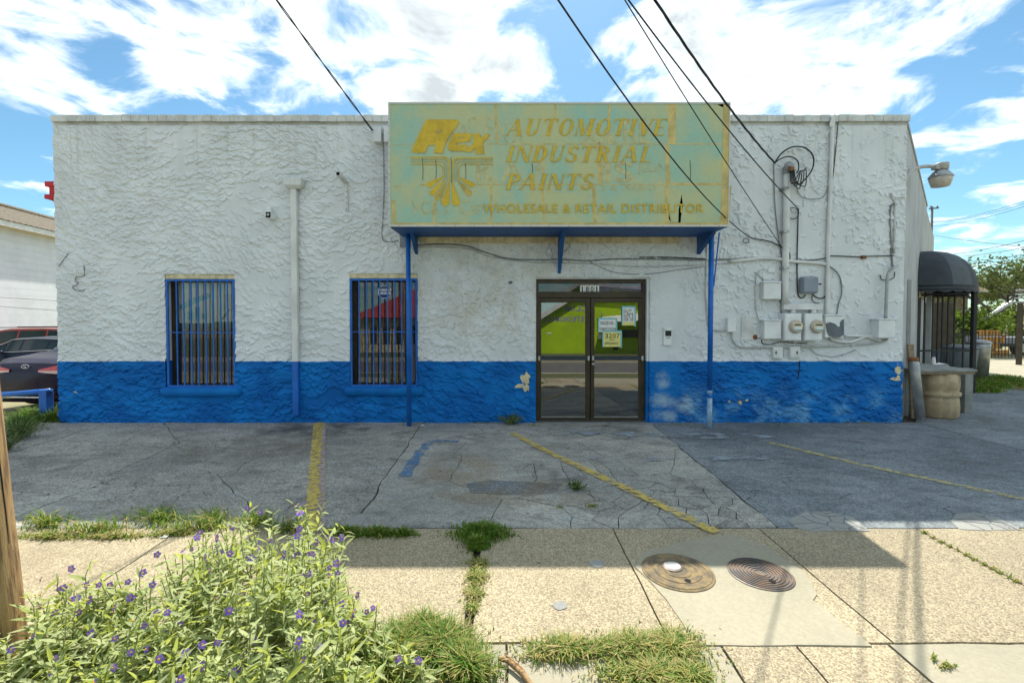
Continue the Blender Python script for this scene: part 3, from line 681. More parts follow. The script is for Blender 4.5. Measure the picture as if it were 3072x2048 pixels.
for i in range(60):
    s0 = i*.125; cs.bar(on_side(s0+.004,-.08,ZT-.03-(i*.125)*.024), on_side(s0+.121,-.08,ZT-.03-(i*.125)*.024-.003), .2, .06)
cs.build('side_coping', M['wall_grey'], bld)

def window(op, bars, hbar, mats, k):
    a, b, c, d = op; zt = d-.085
    w = MB()
    t = .034; y0, y1 = -.028, .006
    w.box((a+.012,y0,b+.008),(a+.012+t,y1,zt)); w.box((c-t-.004,y0,b+.008),(c-.004,y1,zt)); w.box((a+.012+t,y0,zt-t),(c-t-.004,y1,zt)); w.box((a+.012+t,y0,b+.008),(c-t-.004,y1,b+.008+t))
    win = w.build('window', M['blue'], bld, bevel=.004)
    for px in bars:
        x = W(px, 1000).x; MB().box((x-.009,-.020,b+.03),(x+.009,-.003,zt-.02)).build('bar', M['blue'], win)
    z = W(600, hbar).z; MB().box((a+.02,-.0225,z-.007),(c-.02,-.0205,z+.007)).build('cross_bar', M['blue'], win)
    MB().box((a-.002,-.012,zt+.004),(c+.002,.10,d)).build('lintel', M['cream'], win, bevel=.008)
    fr = MB(); f_ = .045
    fr.box((a,.12,b),(a+f_+.03,.17,d-.08)); fr.box((c-f_,.12,b),(c,.17,d-.08)); fr.box((a+f_,.121,b),(c-f_,.169,b+f_)); fr.box((a+f_,.121,d-.12),(c-f_,.169,d-.08))
    fr.build('sash', M['bronze'], win)
    pn = MB().box((a+f_,.143,b+f_),(c-f_,.148,d-.11)).build('pane', M['glass'], win); pn.rotation_euler = (R(-.75), 0, 0)
    # rough rendered sill
    s = MB(); n_ = 26; ring = []
    for i in range(n_+1):
        x = a-.09+(c-a+.19)*i/n_
        for (yy, zz) in ((.02,.03),(-.03,.035),(-.085,.018),(-.105,-.04),(-.09,-.11),(-.03,-.135),(.02,-.13)):
            q = mnoise.noise_vector((x*6, yy*9, zz*9+k)); sc = 1 if 0 < i < n_ else .6
            s.v.append(Vector((x, yy*sc+q.y*.010, b-.022+zz*sc+q.z*.012)))
    for i in range(n_):
        for j in range(6): s.f.append((i*7+j, i*7+j+1, (i+1)*7+j+1, (i+1)*7+j))
    s.f.append(tuple(range(7))); s.f.append(tuple(n_*7+j for j in reversed(range(7)))); s.m = [0]*len(s.f)
    s.build('sill', M['stucco'], win, smooth=True)
    return win
w1 = window(win1, [533,554,576,597,620,642,664,685], 997, M, 1)
w2 = window(win2, [1079,1101,1121,1141,1164,1185,1206,1236], 995, M, 2)
# bits printed or stuck behind the panes
def sheet(name, px0, py0, px1, py1, y, mat, th=.003, parent=None, **kw):
    a = W(px0, py1, y); b = W(px1, py0, y); return MB().box((a.x, y, a.z), (b.x, y+th, b.z)).build(name, mat, parent, **kw)
p1 = empty('poster', W(585, 970, .160)); tag(p1, 'white poster with an aqua diagonal band behind the left window', 'poster')
sheet('sheet', 537, 845, 634, 969, .160, M['paper'], parent=p1)
m = MB(); q = [W(538,930,.157), W(538,915,.157), W(632,880,.157), W(632,892,.157)]; m.quad(*q); m.build('band', M['paper_aqua'], p1)
m = MB()
for (a, b, c, d) in ((560,935,580,960),(585,920,600,960),(604,940,616,958)): q = rect(a, b, c, d, .1565); m.quad((q[0],.1565,q[1]),(q[2],.1565,q[1]),(q[2],.1565,q[3]),(q[0],.1565,q[3]))
m.build('print', M['paper_aqua'], p1)
m = MB()
for i in range(9):
    q0 = W(556+i*8, 906-i*2.9, .1558); m.quad(q0, q0+Vector((.032,0,.012)), q0+Vector((.032,0,.024)), q0+Vector((0,0,.012)))
m.build('small_print', M['ink'], p1)
p2 = empty('poster', W(670, 965, .160)); tag(p2, 'white poster with small black print behind the left window', 'poster')
sheet('sheet', 640, 845, 700, 965, .160, M['paper'], parent=p2)
m = MB()
for i in range(9): z = W(660, 884+i*6, .157).z; x0, x1 = W(656,0,.157).x, W(690-3*(i % 3),0,.157).x; m.quad((x0,.157,z),(x1,.157,z),(x1,.157,z+.008),(x0,.157,z+.008))
q = W(676, 940, .157); m.add([q, W(664,955,.157), W(668,962,.157), W(690,930,.157), W(684,925,.157)], [(0,1,2,3,4)]); m.build('print', M['ink_soft'], p2)
st = empty('alarm_sticker', W(1154, 890, .138)); tag(st, 'blue and white octagonal alarm sticker on the second barred window', 'sticker')
c = W(1154, 875, .14); r = .125
oc = [(math.cos(R(22.5+45*k)), math.sin(R(22.5+45*k))) for k in range(8)]
m = MB(); m.add([(c.x+a*r, .1395, c.z+b*r) for a, b in oc], [tuple(range(8))]); m.build('border', M['sticker_white'], st)
m = MB(); m.add([(c.x+a*r*.92, .1385, c.z+b*r*.92) for a, b in oc], [tuple(range(8))]); m.build('field', M['navy'], st)
m = MB(); m.quad((c.x-r*.9,.1375,c.z-.045),(c.x+r*.9,.1375,c.z-.045),(c.x+r*.9,.1375,c.z+.05),(c.x-r*.9,.1375,c.z+.05)); m.build('panel', M['sticker_white'], st)
label_text('lettering', 'simplisafe', 1136, 868, 1173, 882, .1365, M['navy'], st, .01)
label_text('lettering', 'PROTECTED BY', 1143, 858, 1165, 862, .1365, M['sticker_white'], st)

# ------------------------------------------------------------------ glazed double door
dr = MB(); a, b, c, d = door; yF = .07
xa, xb = W(1608,1000,yF).x, W(1936,1000,yF).x; zh = W(1700,838,yF).z; zt0, zt1 = W(1700,893,yF).z, W(1700,880,yF).z
fw = .07
dr.box((xa,yF,0.003),(xa+fw*.6,yF+.11,zh)); dr.box((xb-fw*.8,yF,0.003),(xb,yF+.11,zh)); dr.box((xa+fw*.6,yF+.002,zh-.065),(xb-fw*.8,yF+.108,zh)); dr.box((xa+fw*.6,yF+.001,zt0),(xb-fw*.8,yF+.109,zt1+.03))
dfr = dr.build('door_frame', M['bronze'], bld, bevel=.004)
MB().box((a+.002,.0,0.003),(xa-.003,.2,d)).box((xb+.003,.0,0.003),(c-.002,.2,d)).box((xa-.003,.0,zh+.003),(xb+.003,.2,d-.002)).build('door_lining', M['stucco'], dfr)
MB().box((xa+.03,yF+.05,zt1+.03),(xb-.05,yF+.055,zh-.065)).build('transom_pane', M['glass'], dfr)
MB().box((a,-.06,-.012),(c,.2,.004)).build('threshold', M['alu'], dfr)
def leaf(px0, px1, gx0, gx1, lab):
    x0, x1 = W(px0,1000,yF).x, W(px1,1000,yF).x; g0, g1 = W(gx0,1000,yF).x, W(gx1,1000,yF).x
    zt = zt0-.006; gz0, gz1 = W(1700,1251,yF).z, W(1700,907,yF).z
    m = MB(); y0, y1 = yF+.012, yF+.056
    m.box((x0,y0,.012),(g0,y1,zt)); m.box((g1,y0,.012),(x1,y1,zt)); m.box((g0,y0+.001,.012),(g1,y1-.001,gz0)); m.box((g0,y0+.001,gz1),(g1,y1-.001,zt))
    lf = m.build('door_leaf', M['bronze'], bld, bevel=.004, label=lab)
    pane = MB().box((g0+.001,-.003,-(gz1-gz0)/2+.001),(g1-.001,.003,(gz1-gz0)/2-.001)).build('pane', M['door_glass'], lf)
    pane.location = Vector(((g0+g1)/2, yF+.034, (gz0+gz1)/2))-ORG[lf.name]; pane.rotation_euler = (R(-.8), 0, 0)
    zb = W(1700,1074,yF).z
    pb = MB().box((x0+.02,y0-.045,zb-.034),(x1-.02,y0-.012,zb+.034)).build('push_bar', M['pushbar'], lf, bevel=.006)
    for x in (x0+.015, x1-.05): MB().box((x,y0-.05,zb-.04),(x+.035,y0,zb+.04)).build('bar_bracket', M['alu'], pb, bevel=.004)
    MB().box((g0,y0-.003,gz0-.004),(g1,y0+.001,gz0+.012)).build('glazing_bead', M['alu'], lf)
    return lf
lf1 = leaf(1612, 1771, 1624, 1757, 'left door leaf'); lf2 = leaf(1773, 1932, 1784, 1917, 'right door leaf')
q = W(1776, 1092, yF); MB().lathe([(.024,0),(.024,-.012),(.016,-.02)], (q.x+.02, yF+.012, q.z), 14, axis='y').build('lock_cylinder', M['alu'], lf2, smooth=True)
# house number: four tiles on the transom glass
hn = empty('house_number', W(1768, 878, .115)); tag(hn, 'white number tiles reading 1801 above the glass doors', 'house number')
for i, ch in enumerate('1801'):
    p0 = 1740.5+i*14.4
    sheet('number_tile', p0, 856, p0+13.6, 878.5, .112, M['digit_white'], .004, hn)
    label_text('digit', ch, p0+(4.6 if ch == '1' else 2.4), 859, p0+(8.6 if ch == '1' else 11.4), 876, .1105, M['ink'], hn, .02)
bn = empty('banner', W(1860, 886, .14)); tag(bn, 'purple event banner seen reversed through the transom glass', 'banner')
sheet('sheet', 1795, 848, 1926, 887, .135, M['violet'], parent=bn)
label_text('lettering', 'Princess Pocahontas', 1800, 849, 1922, 864, .1335, M['ink'], bn, 0, .35, mirror=True)
label_text('lettering', 'Court 2026', 1832, 867, 1884, 876, .1335, M['ink'], bn, mirror=True)
sheet('white_margin', 1795, 882, 1926, 887, .1325, M['paper'], .001, parent=bn)
yp = yF+.018
def notice(px0, py0, px1, py1, mat, y, lines, lab, tape=True):
    n_ = empty('paper_notice', W((px0+px1)/2, py1, y)); tag(n_, lab, 'notice')
    sheet('sheet', px0, py0, px1, py1, y, mat, .0015, n_)
    if tape:
        sheet('tape', px0-3, py0-3, px1+3, py0+2, y-.0012, M['tape'], .0008, n_); sheet('tape', px1-1, py0+2, px1+4, py1+3, y-.0022, M['tape'], .0008, n_); sheet('tape', px0-3, py0+2, px0+1, py1, y-.0012, M['tape'], .0008, n_)
    for (s, x0, y0, x1, y1) in lines: label_text('lettering', s, x0, y0, x1, y1, y-.0035, M['ink'], n_, 0.0)
    return n_
notice(1797, 956, 1848, 996, M['paper'], yp, [('NUEVA', 1802, 964, 1841, 974), ('DIRECCION', 1800, 982, 1847, 992)], 'white handwritten notice with cyan tape on the right door')
notice(1810, 994, 1862, 1040, M['paper_y'], yp-.006, [*[(ch, 1815+i*11.6, 1000, 1824+i*11.6, 1014) for i, ch in enumerate('3207')], ('SAN', 1829, 1017, 1843, 1022), ('BERNARDO', 1815, 1026, 1855, 1033)], 'yellow handwritten notice below the white one on the right door')
nt_ = notice(1868, 921, 1904, 976, M['paper'], yp, [], 'printed schedule grid taped at the top of the right door')
sheet('yellow_strip', 1868, 966, 1904, 976, yp-.0015, M['paper_y'], .001, nt_)
m = MB()
for i in range(6):
    for j in range(7):
        if i in (0,) or random.random() < .7:
            q = rect(1871+i*5, 929+j*5, 1871+i*5+(3.6 if i else 2.6), 929+j*5+3.2, yp-.002); m.quad((q[0],yp-.002,q[1]),(q[2],yp-.002,q[1]),(q[2],yp-.002,q[3]),(q[0],yp-.002,q[3]))
m.build('print', M['ink_soft'], nt_)
# flakes of lost paint on the blue base
def flake(px, py, rx, ry, seed):
    rr = random.Random(seed); q = W(px, py, -.035); n_ = 13; s = 8/1400
    pts = [(q.x+math.cos(a)*rx*s*rr.uniform(.45,1.15), -.036, q.z+math.sin(a)*ry*s*rr.uniform(.45,1.15)) for a in [k*2*math.pi/n_ for k in range(n_)]]
    MB().prism([(p[0], p[2]) for p in pts], -.03, -.0365-.0012*seed, map=lambda a, b, hh: (a, hh, b)).build('bare_plaster', M['cream'], bld)
for t_ in ((1577,1135,18,22,1),(1562,1158,20,9,2),(1580,1163,12,14,3),(226,1177,9,5,4),(2187,1204,4,4,5),(2220,1207,6,7,6),(2240,1200,7,5,7),(2694,1110,12,26,9),(2686,1136,16,7,10)): flake(*t_)
# ================================================================== SIGN OVER THE DOOR
YS = -.94; sx0, sz0, sx1, sz1 = rect(1167, 307, 2191, 678, YS)
sg = empty('sign_box', ((sx0+sx1)/2, YS/2, sz0), 'large weathered teal and gold paint-store sign box over the doors', 'sign')
def Z3(x, y): return (1150+x/3.92, 290+y/3.92)      # coordinates measured on two enlarged views of the sign
def Z4(x, y): return (1680+x/3.92, 290+y/3.92)
MB().box((sx0,YS+.03,sz0+.02),(sx0+.02,-.014,sz1)).box((sx1-.02,YS+.03,sz0+.02),(sx1,-.014,sz1)).box((sx0+.02,YS+.03,sz1-.02),(sx1-.02,-.02,sz1)).build('cabinet', M['wall_grey'], sg)
MB().box((sx0+.02,YS+.2,sz0+.05),(sx1-.02,YS+.22,sz1-.03)).build('back_panel', M['black'], sg)
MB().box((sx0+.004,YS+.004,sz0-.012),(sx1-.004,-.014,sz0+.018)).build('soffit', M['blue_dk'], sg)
def to2(p, y=YS): q = W(p[0], p[1], y); return (q.x, q.z)
fl, fr_, fb, ft = sx0+.012, sx1-.012, sz0+.02, sz1-.02
holes = [[Z4(1255,1185),Z4(1262,1320),Z4(1280,1440),Z4(1305,1470),Z4(1284,1390),Z4(1270,1300)],
         [Z4(1430,1150),Z4(1396,1330),Z4(1392,1478),Z4(1260,1492),Z4(1418,1492),Z4(1425,1400),Z4(1445,1270)],
         [Z4(1845,95),Z4(1984,82),Z4(1984,160)]]
v, f = filled([[(fl,fb),(fr_,fb),(fr_,ft),(fl,ft)]]+[[to2(p) for p in hl] for hl in holes])
mkobj('face', [(p.x, YS, p.y) for p in v], f, M['teal'], sg, fixn=False)
m = MB(); q = [Z4(1264,1190),Z4(1428,1160),Z4(1392,1330),Z4(1388,1474),Z4(1310,1474),Z4(1280,1320)]
m.add([W(p[0],p[1],YS-dy) for p, dy in zip(q, (.002,.002,.006,.010,.010,.006))], [(0,1,2),(0,2,5),(5,2,3,4)]); m.build('torn_flap', M['teal'], sg)
tr = MB(); t = .022
tr.box((sx0,YS-.012,sz0-.012),(sx0+t,YS+.03,sz1)); tr.box((sx1-t*.7,YS-.012,sz0-.012),(sx1,YS+.03,sz1)); tr.box((sx0+t,YS-.011,sz1-.028),(sx1-t*.7,YS+.029,sz1)); tr.box((sx0+t,YS-.011,sz0-.012),(sx1-t*.7,YS+.029,sz0+.016))
tr.build('trim', M['rust_white'], sg, bevel=.003)
for i in range(36):                                     # rivets on the left and bottom trim
    z = sz0+.05+(sz1-sz0-.1)*i/17 if i < 18 else None
    p = (sx0+.011, YS-.012, z) if z else (sx0+.15+(sx1-sx0-.3)*(i-18)/17, YS-.011, sz0+.002)
    MB().lathe([(.006,0),(.005,-.003)], p, 8, axis='y').build('rivet', M['rust'], sg)
# bleached seam bands of the backing
def band(px0, py0, px1, py1, y, mat, lean=0):
    a = W(px0, py1, y); b = W(px1, py1, y); c = W(px1+lean, py0, y); d = W(px0+lean, py0, y)
    MB().quad(a, b, c, d).build('seam_band', mat, sg)
y1 = YS-.0012
for (a, b, c, d, ln) in ((1486,312,1494,432,-3),(1664,312,1668,360,0),(1822,312,1829,432,2),(2004,313,2027,434,1),(1626,436,1634,551,1),(1795,436,1806,551,-1),(1998,436,2011,551,-4),
                       (1298,560,1305,672,6),(1470,557,1477,672,0),(1629,557,1636,672,-5),(1781,557,1791,672,-5),(1995,557,2006,672,1),(1452,436,1455,472,0)): band(a, b, c, d, y1, M['tan'], ln)
y2 = YS-.002
for (a, b, c, d) in ((1178,434,1262,435.5),(1460,431,2190,434),(1262,551,1300,557),(1380,552,2010,555),(2010,549,2185,556),(1180,557.5,1204,560)): band(a, b, c, d, y2, M['tan'])
band(2166,314,2188,548,y2-.0006,M['tan'],4); band(2160,558,2188,670,y2-.0006,M['tan'],6); band(1180,668,2188,676,y2-.0012,M['tan']); band(1178,600,1188,668,y2-.0006,M['tan'],-4)
# printed lettering and emblem, a hair in front of the face
serial = [0]
def layer(base=.0035): serial[0] += 1; return YS-base-.00007*serial[0]
def ink(loops, mat, name, mapper=None, base=.0035):
    y = layer(base); v, f = filled([[to2(p) for p in lp] for lp in loops])
    return mkobj(name, [(p.x, y, p.y) for p in v], f, mat, sg, fixn=False)
def glyph(ch):
    """serif capitals as polygons in a unit-height box: (width, [polygons])"""
    T, t, S = .17, .06, .045; P = []
    def stem(x, w, z0=0, z1=1, sb=True, stp=True):
        P.append([(x,z0),(x+w,z0),(x+w,z1),(x,z1)])
        if sb: P.append([(x-.07,z0),(x+w+.07,z0),(x+w+.07,z0+S),(x-.07,z0+S)])
        if stp: P.append([(x-.07,z1-S),(x+w+.07,z1-S),(x+w+.07,z1),(x-.07,z1)])
    def diag(x0, z0, x1, z1, w): P.append([(x0,z0),(x0+w,z0),(x1+w,z1),(x1,z1)])
    def foot(x, w, z): P.append([(x-.07,z),(x+w+.07,z),(x+w+.07,z+S),(x-.07,z+S)])
    def arc(cx, cz, rx, rz, a0, a1, w0, w1, n=14):
        o, i = [], []
        for k in range(n+1):
            a = a0+(a1-a0)*k/n; w = w1+(w0-w1)*abs(math.cos(a))
            o.append((cx+rx*math.cos(a), cz+rz*math.sin(a))); i.append((cx+(rx-w)*math.cos(a), cz+(rz-min(w, t*1.3))*math.sin(a)))
        P.append(o+i[::-1])
    pi = math.pi
    if ch == 'A': diag(.02,0,.34,1,t); diag(.62,0,.30,1,T); P.append([(.16,.30),(.62,.30),(.60,.36),(.18,.36)]); foot(.02,t,0); foot(.62,T,0); return .84, P
    if ch == 'U': stem(.05,T,.25,1,False); stem(.56,t,.25,1,False); arc(.335,.28,.285,.28,pi,2*pi,T,t); return .74, P
    if ch == 'T': stem(.28,T,0,1,True,False); P.append([(0,1-.06),(.73,1-.06),(.73,1),(0,1)]); P.append([(0,.78),(.04,.78),(.08,.95),(0,.95)]); P.append([(.73,.78),(.69,.78),(.65,.95),(.73,.95)]); return .74, P
    if ch == 'O': arc(.37,.5,.36,.51,0,pi,T,t); arc(.37,.5,.36,.51,pi,2*pi,T,t); return .76, P
    if ch == 'M': stem(.05,t); diag(.34,0,.06,1,T); diag(.38,0,.66,1,t); stem(.68,T); return .94, P
    if ch == 'I': stem(.08,T); return .34, P
    if ch == 'V': diag(.30,0,.02,1,T); diag(.36,0,.62,1,t); foot(.02,T,1-S); foot(.62,t,1-S); return .70, P
    if ch == 'E': stem(.06,T); [P.append([(.2,z),(.58,z),(.58,z+.055),(.2,z+.055)]) for z in (0,.945)]; P.append([(.2,.48),(.46,.48),(.46,.53),(.2,.53)]); P.append([(.58,0),(.62,.26),(.56,.05)]); P.append([(.58,1),(.60,.78),(.55,.95)]); return .66, P
    if ch == 'N': stem(.05,t); diag(.56,0,.05,1,T); stem(.66,t); return .78, P
    if ch == 'D': stem(.06,T); arc(.22,.5,.48,.5,-pi/2,pi/2,T,t); return .74, P
    if ch == 'S': arc(.30,.745,.26,.265,.15*pi,1.5*pi,T*.9,t); arc(.30,.255,.28,.265,-.85*pi,.5*pi,T*.9,t); P.append([(.50,.74),(.55,.74),(.55,.98),(.51,.90)]); P.append([(.02,.28),(.07,.28),(.06,.10),(.02,.02)]); return .60, P
    if ch == 'R': stem(.06,T); arc(.22,.74,.36,.26,-pi/2,pi/2,T*.9,t); diag(.52,0,.26,.5,T); foot(.56,T*.6,0); return .76, P
    if ch == 'L': stem(.06,T); P.append([(.2,0),(.56,0),(.56,.055),(.2,.055)]); P.append([(.56,0),(.62,.30),(.54,.05)]); return .64, P
    if ch == 'P': stem(.06,T); arc(.22,.72,.38,.28,-pi/2,pi/2,T*.9,t); return .62, P
    return .4, P
def serif_line(s, px0, py0, px1, py1, mat, sp=.13, shear=.24):
    cur = 0; items = []
    for ch in s: w, P = glyph(ch); items.append((cur, P, ch)); cur += w+sp
    cur += shear-sp
    for off, P, ch in items:
        V, Fc = [], []
        for poly in P:
            y = layer(); o = len(V)
            V += [tuple(W(px0+(off+a+b*shear)/cur*(px1-px0), py1+(py0-py1)*b, y)) for a, b in poly]
            vv, ff = filled([[(p[0], p[2]) for p in V[o:]]]); V = V[:o]+[(p.x, y, p.y) for p in vv]; Fc += [tuple(i+o for i in fc) for fc in ff]
        mkobj('letter', V, Fc, mat, sg, fixn=False)
# ghosts of older lettering first (they lie lowest)
def ghost(s, px0, py0, px1, py1, bold=0.0, mirror=False, mat='ghost'):
    a = W(px0, py1, YS-.0028); b = W(px1, py0, YS-.0028); y = layer(.0025)
    v, f = text2d(s, bold); q = fit(v, (a.x, a.z), (b.x, b.z), mirror); mkobj('ghost_lettering', [(p[0], y, p[1]) for p in q], f, M[mat], sg, fixn=False)
ghost('niTE', 1375, 352, 1480, 420, .0); ghost('X A', 1488, 362, 1570, 428, .01); ghost('K', 1428, 488, 1490, 546, .02); ghost('A', 1500, 484, 1570, 546, .02)
ghost('P', 1606, 484, 1632, 530, .02); ghost('I', 1808, 486, 1832, 547, .04); ghost('S', 1842, 484, 1900, 548, .02); ghost('JELIN', 1912, 490, 2000, 524); ghost("VCR's", 1234, 600, 1342, 644); ghost('Can', 1378, 600, 1452, 644)
ghost('S & XERO', 1802, 552, 1970, 572); ghost('XA', 1740, 384, 1850, 430, .02); ghost('RL', 1870, 360, 1950, 430, .0)
m_ = M['gold']
Pf = [(505,272),(870,272),(885,300),(800,425),(765,470),(715,570),(690,658),(592,655),(622,562),(520,566),(485,655),(340,652),(335,620),(420,440)]
Pfh = [(640,390),(705,390),(668,445),(600,432)]
Pe = [(830,432),(1040,432),(1012,520),(862,540),(850,570),(985,566),(975,604),(935,634),(790,634),(752,610),(772,535)]
Peh = [(882,470),(962,470),(948,497),(872,502)]
Px = [(1062,435),(1135,435),(1140,490),(1200,442),(1252,436),(1162,545),(1172,665),(1085,665),(1082,590),(1020,644),(945,644),(1058,552)]
sh = lambda poly: [(x+12, y+14) for x, y in poly]
for poly in (Pf, Pe, Px): ink([[Z3(*p) for p in sh(poly)]], M['gold2'], 'logo_shadow')
ink([[Z3(*p) for p in Pf], [Z3(*p) for p in Pfh]], m_, 'logo_letter'); ink([[Z3(*p) for p in Pe], [Z3(*p) for p in Peh]], m_, 'logo_letter'); ink([[Z3(*p) for p in Px]], m_, 'logo_letter')
def bent(x0, y0, xv, yend, w, mat):
    sg_ = 1 if xv > x0 else -1; r = 60*abs(1) if w > 10 else 34
    def off(d):
        pts = [(x0, y0+d)]
        for k in range(7):
            a = math.pi/2*k/6; pts.append((xv-sg_*d-sg_*(r)+sg_*(r)*math.sin(a), y0+d+(r)-(r)*math.cos(a)))
        pts.append((xv-sg_*d, yend)); return pts
    ink([[Z3(*p) for p in off(0)+off(w)[::-1]]], mat, 'emblem_stripe')
for (y0, xv, ye, w, mt) in ((708,783,1010,15,'gold'),(738,752,1000,8,'gold2'),(764,728,985,8,'gold2'),(790,708,960,12,'gold')): bent(322, y0, xv, ye, w, M[mt])
for (y0, xv, ye, w, mt) in ((716,806,1010,15,'gold'),(744,838,1000,8,'gold2'),(768,862,985,8,'gold2'),(792,882,960,12,'gold2')): bent(1288, y0, xv, ye, w, M[mt])
def drop(x0, y0, x1, y1, r, mat):
    d = Vector((x1-x0, y1-y0)).normalized(); n_ = Vector((-d.y, d.x)); pts = [(x0-n_.x*6, y0-n_.y*6)]
    for k in range(13):
        a = -math.pi/2+math.pi*k/12; pts.append((x1+d.x*r*math.cos(a)+n_.x*r*math.sin(a), y1+d.y*r*math.cos(a)+n_.y*r*math.sin(a)))
    pts.append((x0+n_.x*6, y0+n_.y*6)); ink([[Z3(*p) for p in pts]], M[mat], 'emblem_drop')
for a_ in ((704,946,548,1036,36,'gold'),(722,980,582,1130,36,'gold'),(745,1005,645,1185,36,'gold2'),(776,1005,733,1236,48,'gold'),(812,1005,853,1236,48,'gold'),(866,975,1003,1132,36,'gold2'),(886,946,1038,1036,34,'gold')): drop(*a_)
serif_line('AUTOMOTIVE', 1518, 357, 2008, 407, M['gold']); serif_line('INDUSTRIAL', 1516, 438, 1968, 486, M['gold']); serif_line('PAINTS', 1516, 521, 1788, 568, M['gold'])
yw = layer(); a = W(1449, 638, yw); b = W(2112, 611, yw); v, f = text2d('WHOLESALE & RETAIL DISTRIBUTOR', .012, 0, 1.12); q = fit(v, (a.x, a.z), (b.x, b.z))
par = list(range(len(q)))
def find(i):
    while par[i] != i: par[i] = par[par[i]]; i = par[i]
    return i
for fc in f:
    for k in fc[1:]: par[find(k)] = find(fc[0])
isl = {}
for fc in f: isl.setdefault(find(fc[0]), []).append(fc)
for fs in isl.values():                                   # one object for each printed letter
    ids = sorted({k for fc in fs for k in fc}); mp = {k: n_ for n_, k in enumerate(ids)}
    mkobj('letter', [(q[k][0], yw, q[k][1]) for k in ids], [tuple(mp[k] for k in fc) for fc in fs], M['gold'], sg, fixn=False)
for (x, ya, yb_) in ((1267,475,540),(1307,480,536),(1353,472,548),(1396,490,536),(1596,490,520),(1876,486,538),(2070,480,542)): MB().tube([W(x,ya,YS-.0045), W(x+2,(ya+yb_)/2,YS-.0045), W(x+1,yb_,YS-.0045)], .003, 5).build('split', M['black'], sg)
# supports
zs = sz0-.012
def post(px, y, lab, mats, foot_z=0.0):
    x = W(px, 1000, y).x; m = MB(); z1 = .62
    if mats == 2:
        m.tube([(x,y,0),(x,y,.5)], .041, 14, 1); m.tube([(x,y,.5),(x,y,.56)], .0411, 14, 0); m.tube([(x,y,.56),(x,y,z1)], .041, 14, 1); m.tube([(x,y,z1),(x,y,zs)], .041, 14, 0)
    else: m.tube([(x,y,0),(x,y,zs)], .040, 14, 0)
    return m.build('post', [M['blue'], M['pale_blue']], sg, smooth=True, label=lab)
post(1226, -.26, 'blue post left of the doors', 1); post(2131, -.42, 'blue post with rubbed pale foot, right of the doors', 2)
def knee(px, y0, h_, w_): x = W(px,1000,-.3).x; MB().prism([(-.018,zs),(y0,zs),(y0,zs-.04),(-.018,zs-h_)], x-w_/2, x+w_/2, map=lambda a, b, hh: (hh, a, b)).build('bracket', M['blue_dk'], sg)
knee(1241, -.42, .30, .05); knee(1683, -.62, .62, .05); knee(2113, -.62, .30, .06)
MB().tube([(W(2158,700,-.5).x,-.5,zs-.01),(W(2140,860,-.42).x,-.43,W(2140,860,-.42).z)], .012, 8).build('brace_rod', M['blue'], sg)
MB().box((sx0+.3,-.05,zs-.11),(sx1-.4,-.013,zs-.001)).build('ledger', M['cream'], sg, bevel=.006)

# ================================================================== THINGS ON THE WALL
def wbox(name, px0, py0, px1, py1, dep, mat, lab=None, cat=None, parent=None, bev=.006, back=-.012, grp=None):
    a = W(px0, py1, -dep); b = W(px1, py0, -dep)
    return MB().box((a.x,-dep,a.z),(b.x,back,b.z)).build(name, mat, parent, bevel=bev, label=lab, cat=cat, group=grp)
def wroot(name, px, py, lab, cat, y=-.05): return empty(name, W(px, py, y), lab, cat)
def wl(pts, y=-.035): return [W(p[0], p[1], p[2] if len(p) > 2 else y) for p in pts]
def smoothpts(p, k=6):
    """Catmull-Rom through the points"""
    P = [p[0]]+list(p)+[p[-1]]; out = []
    for i in range(1, len(P)-2):
        for j in range(k):
            t = j/k; a, b, c, d = P[i-1], P[i], P[i+1], P[i+2]
            out.append(.5*((2*b)+(c-a)*t+(2*a-5*b+4*c-d)*t*t+(3*b-a-3*c+d)*t**3))
    out.append(P[-2]); return out
def cable(pts, r, mat, lab, y=-.035, cat='cable', name='cable', grp=None):
    return MB().tube(smoothpts(wl(pts, y)), r, 6).build(name, M[mat], smooth=True, label=lab, cat=cat, group=grp)
def pipe(pts, r, mat, lab, y=-.05, cat='conduit', name='conduit'):
    return MB().tube(smoothpts(wl(pts, y), 5), r, 12).build(name, M[mat], smooth=True, label=lab, cat=cat)

# downspout with its collector head
ds = wroot('downspout', 888, 1255, 'white downspout with collector head, its foot painted blue', 'downspout')
xg = W(886, 900, -.07).x; zd = W(890,1246,-.1).z
m = MB(); m.box((xg-.052,-.115,ZB),(xg+.052,-.030,W(880,560,-.1).z)); m.build('pipe', M['white'], ds, bevel=.012)
MB().box((xg-.052,-.115,zd),(xg+.052,-.030,ZB-.002)).build('pipe', M['blue'], ds, bevel=.012, label='blue painted foot of the downspout')
a, b = W(850,560,-.16), W(904,533,-.16)
m = MB(); m.add([(a.x+.05,-.13,a.z-.02),(b.x-.05,-.13,a.z-.02),(b.x-.05,-.02,a.z-.02),(a.x+.05,-.02,a.z-.02),(a.x,-.17,a.z+.03),(b.x,-.17,a.z+.03),(b.x,-.02,a.z+.03),(a.x,-.02,a.z+.03),(a.x,-.17,b.z),(b.x,-.17,b.z),(b.x,-.02,b.z),(a.x,-.02,b.z)],
      [(3,2,1,0),(0,1,5,4),(1,2,6,5),(2,3,7,6),(3,0,4,7),(4,5,9,8),(5,6,10,9),(6,7,11,10),(7,4,8,11),(8,9,10,11)]); m.build('collector_head', M['white'], ds, bevel=.008)
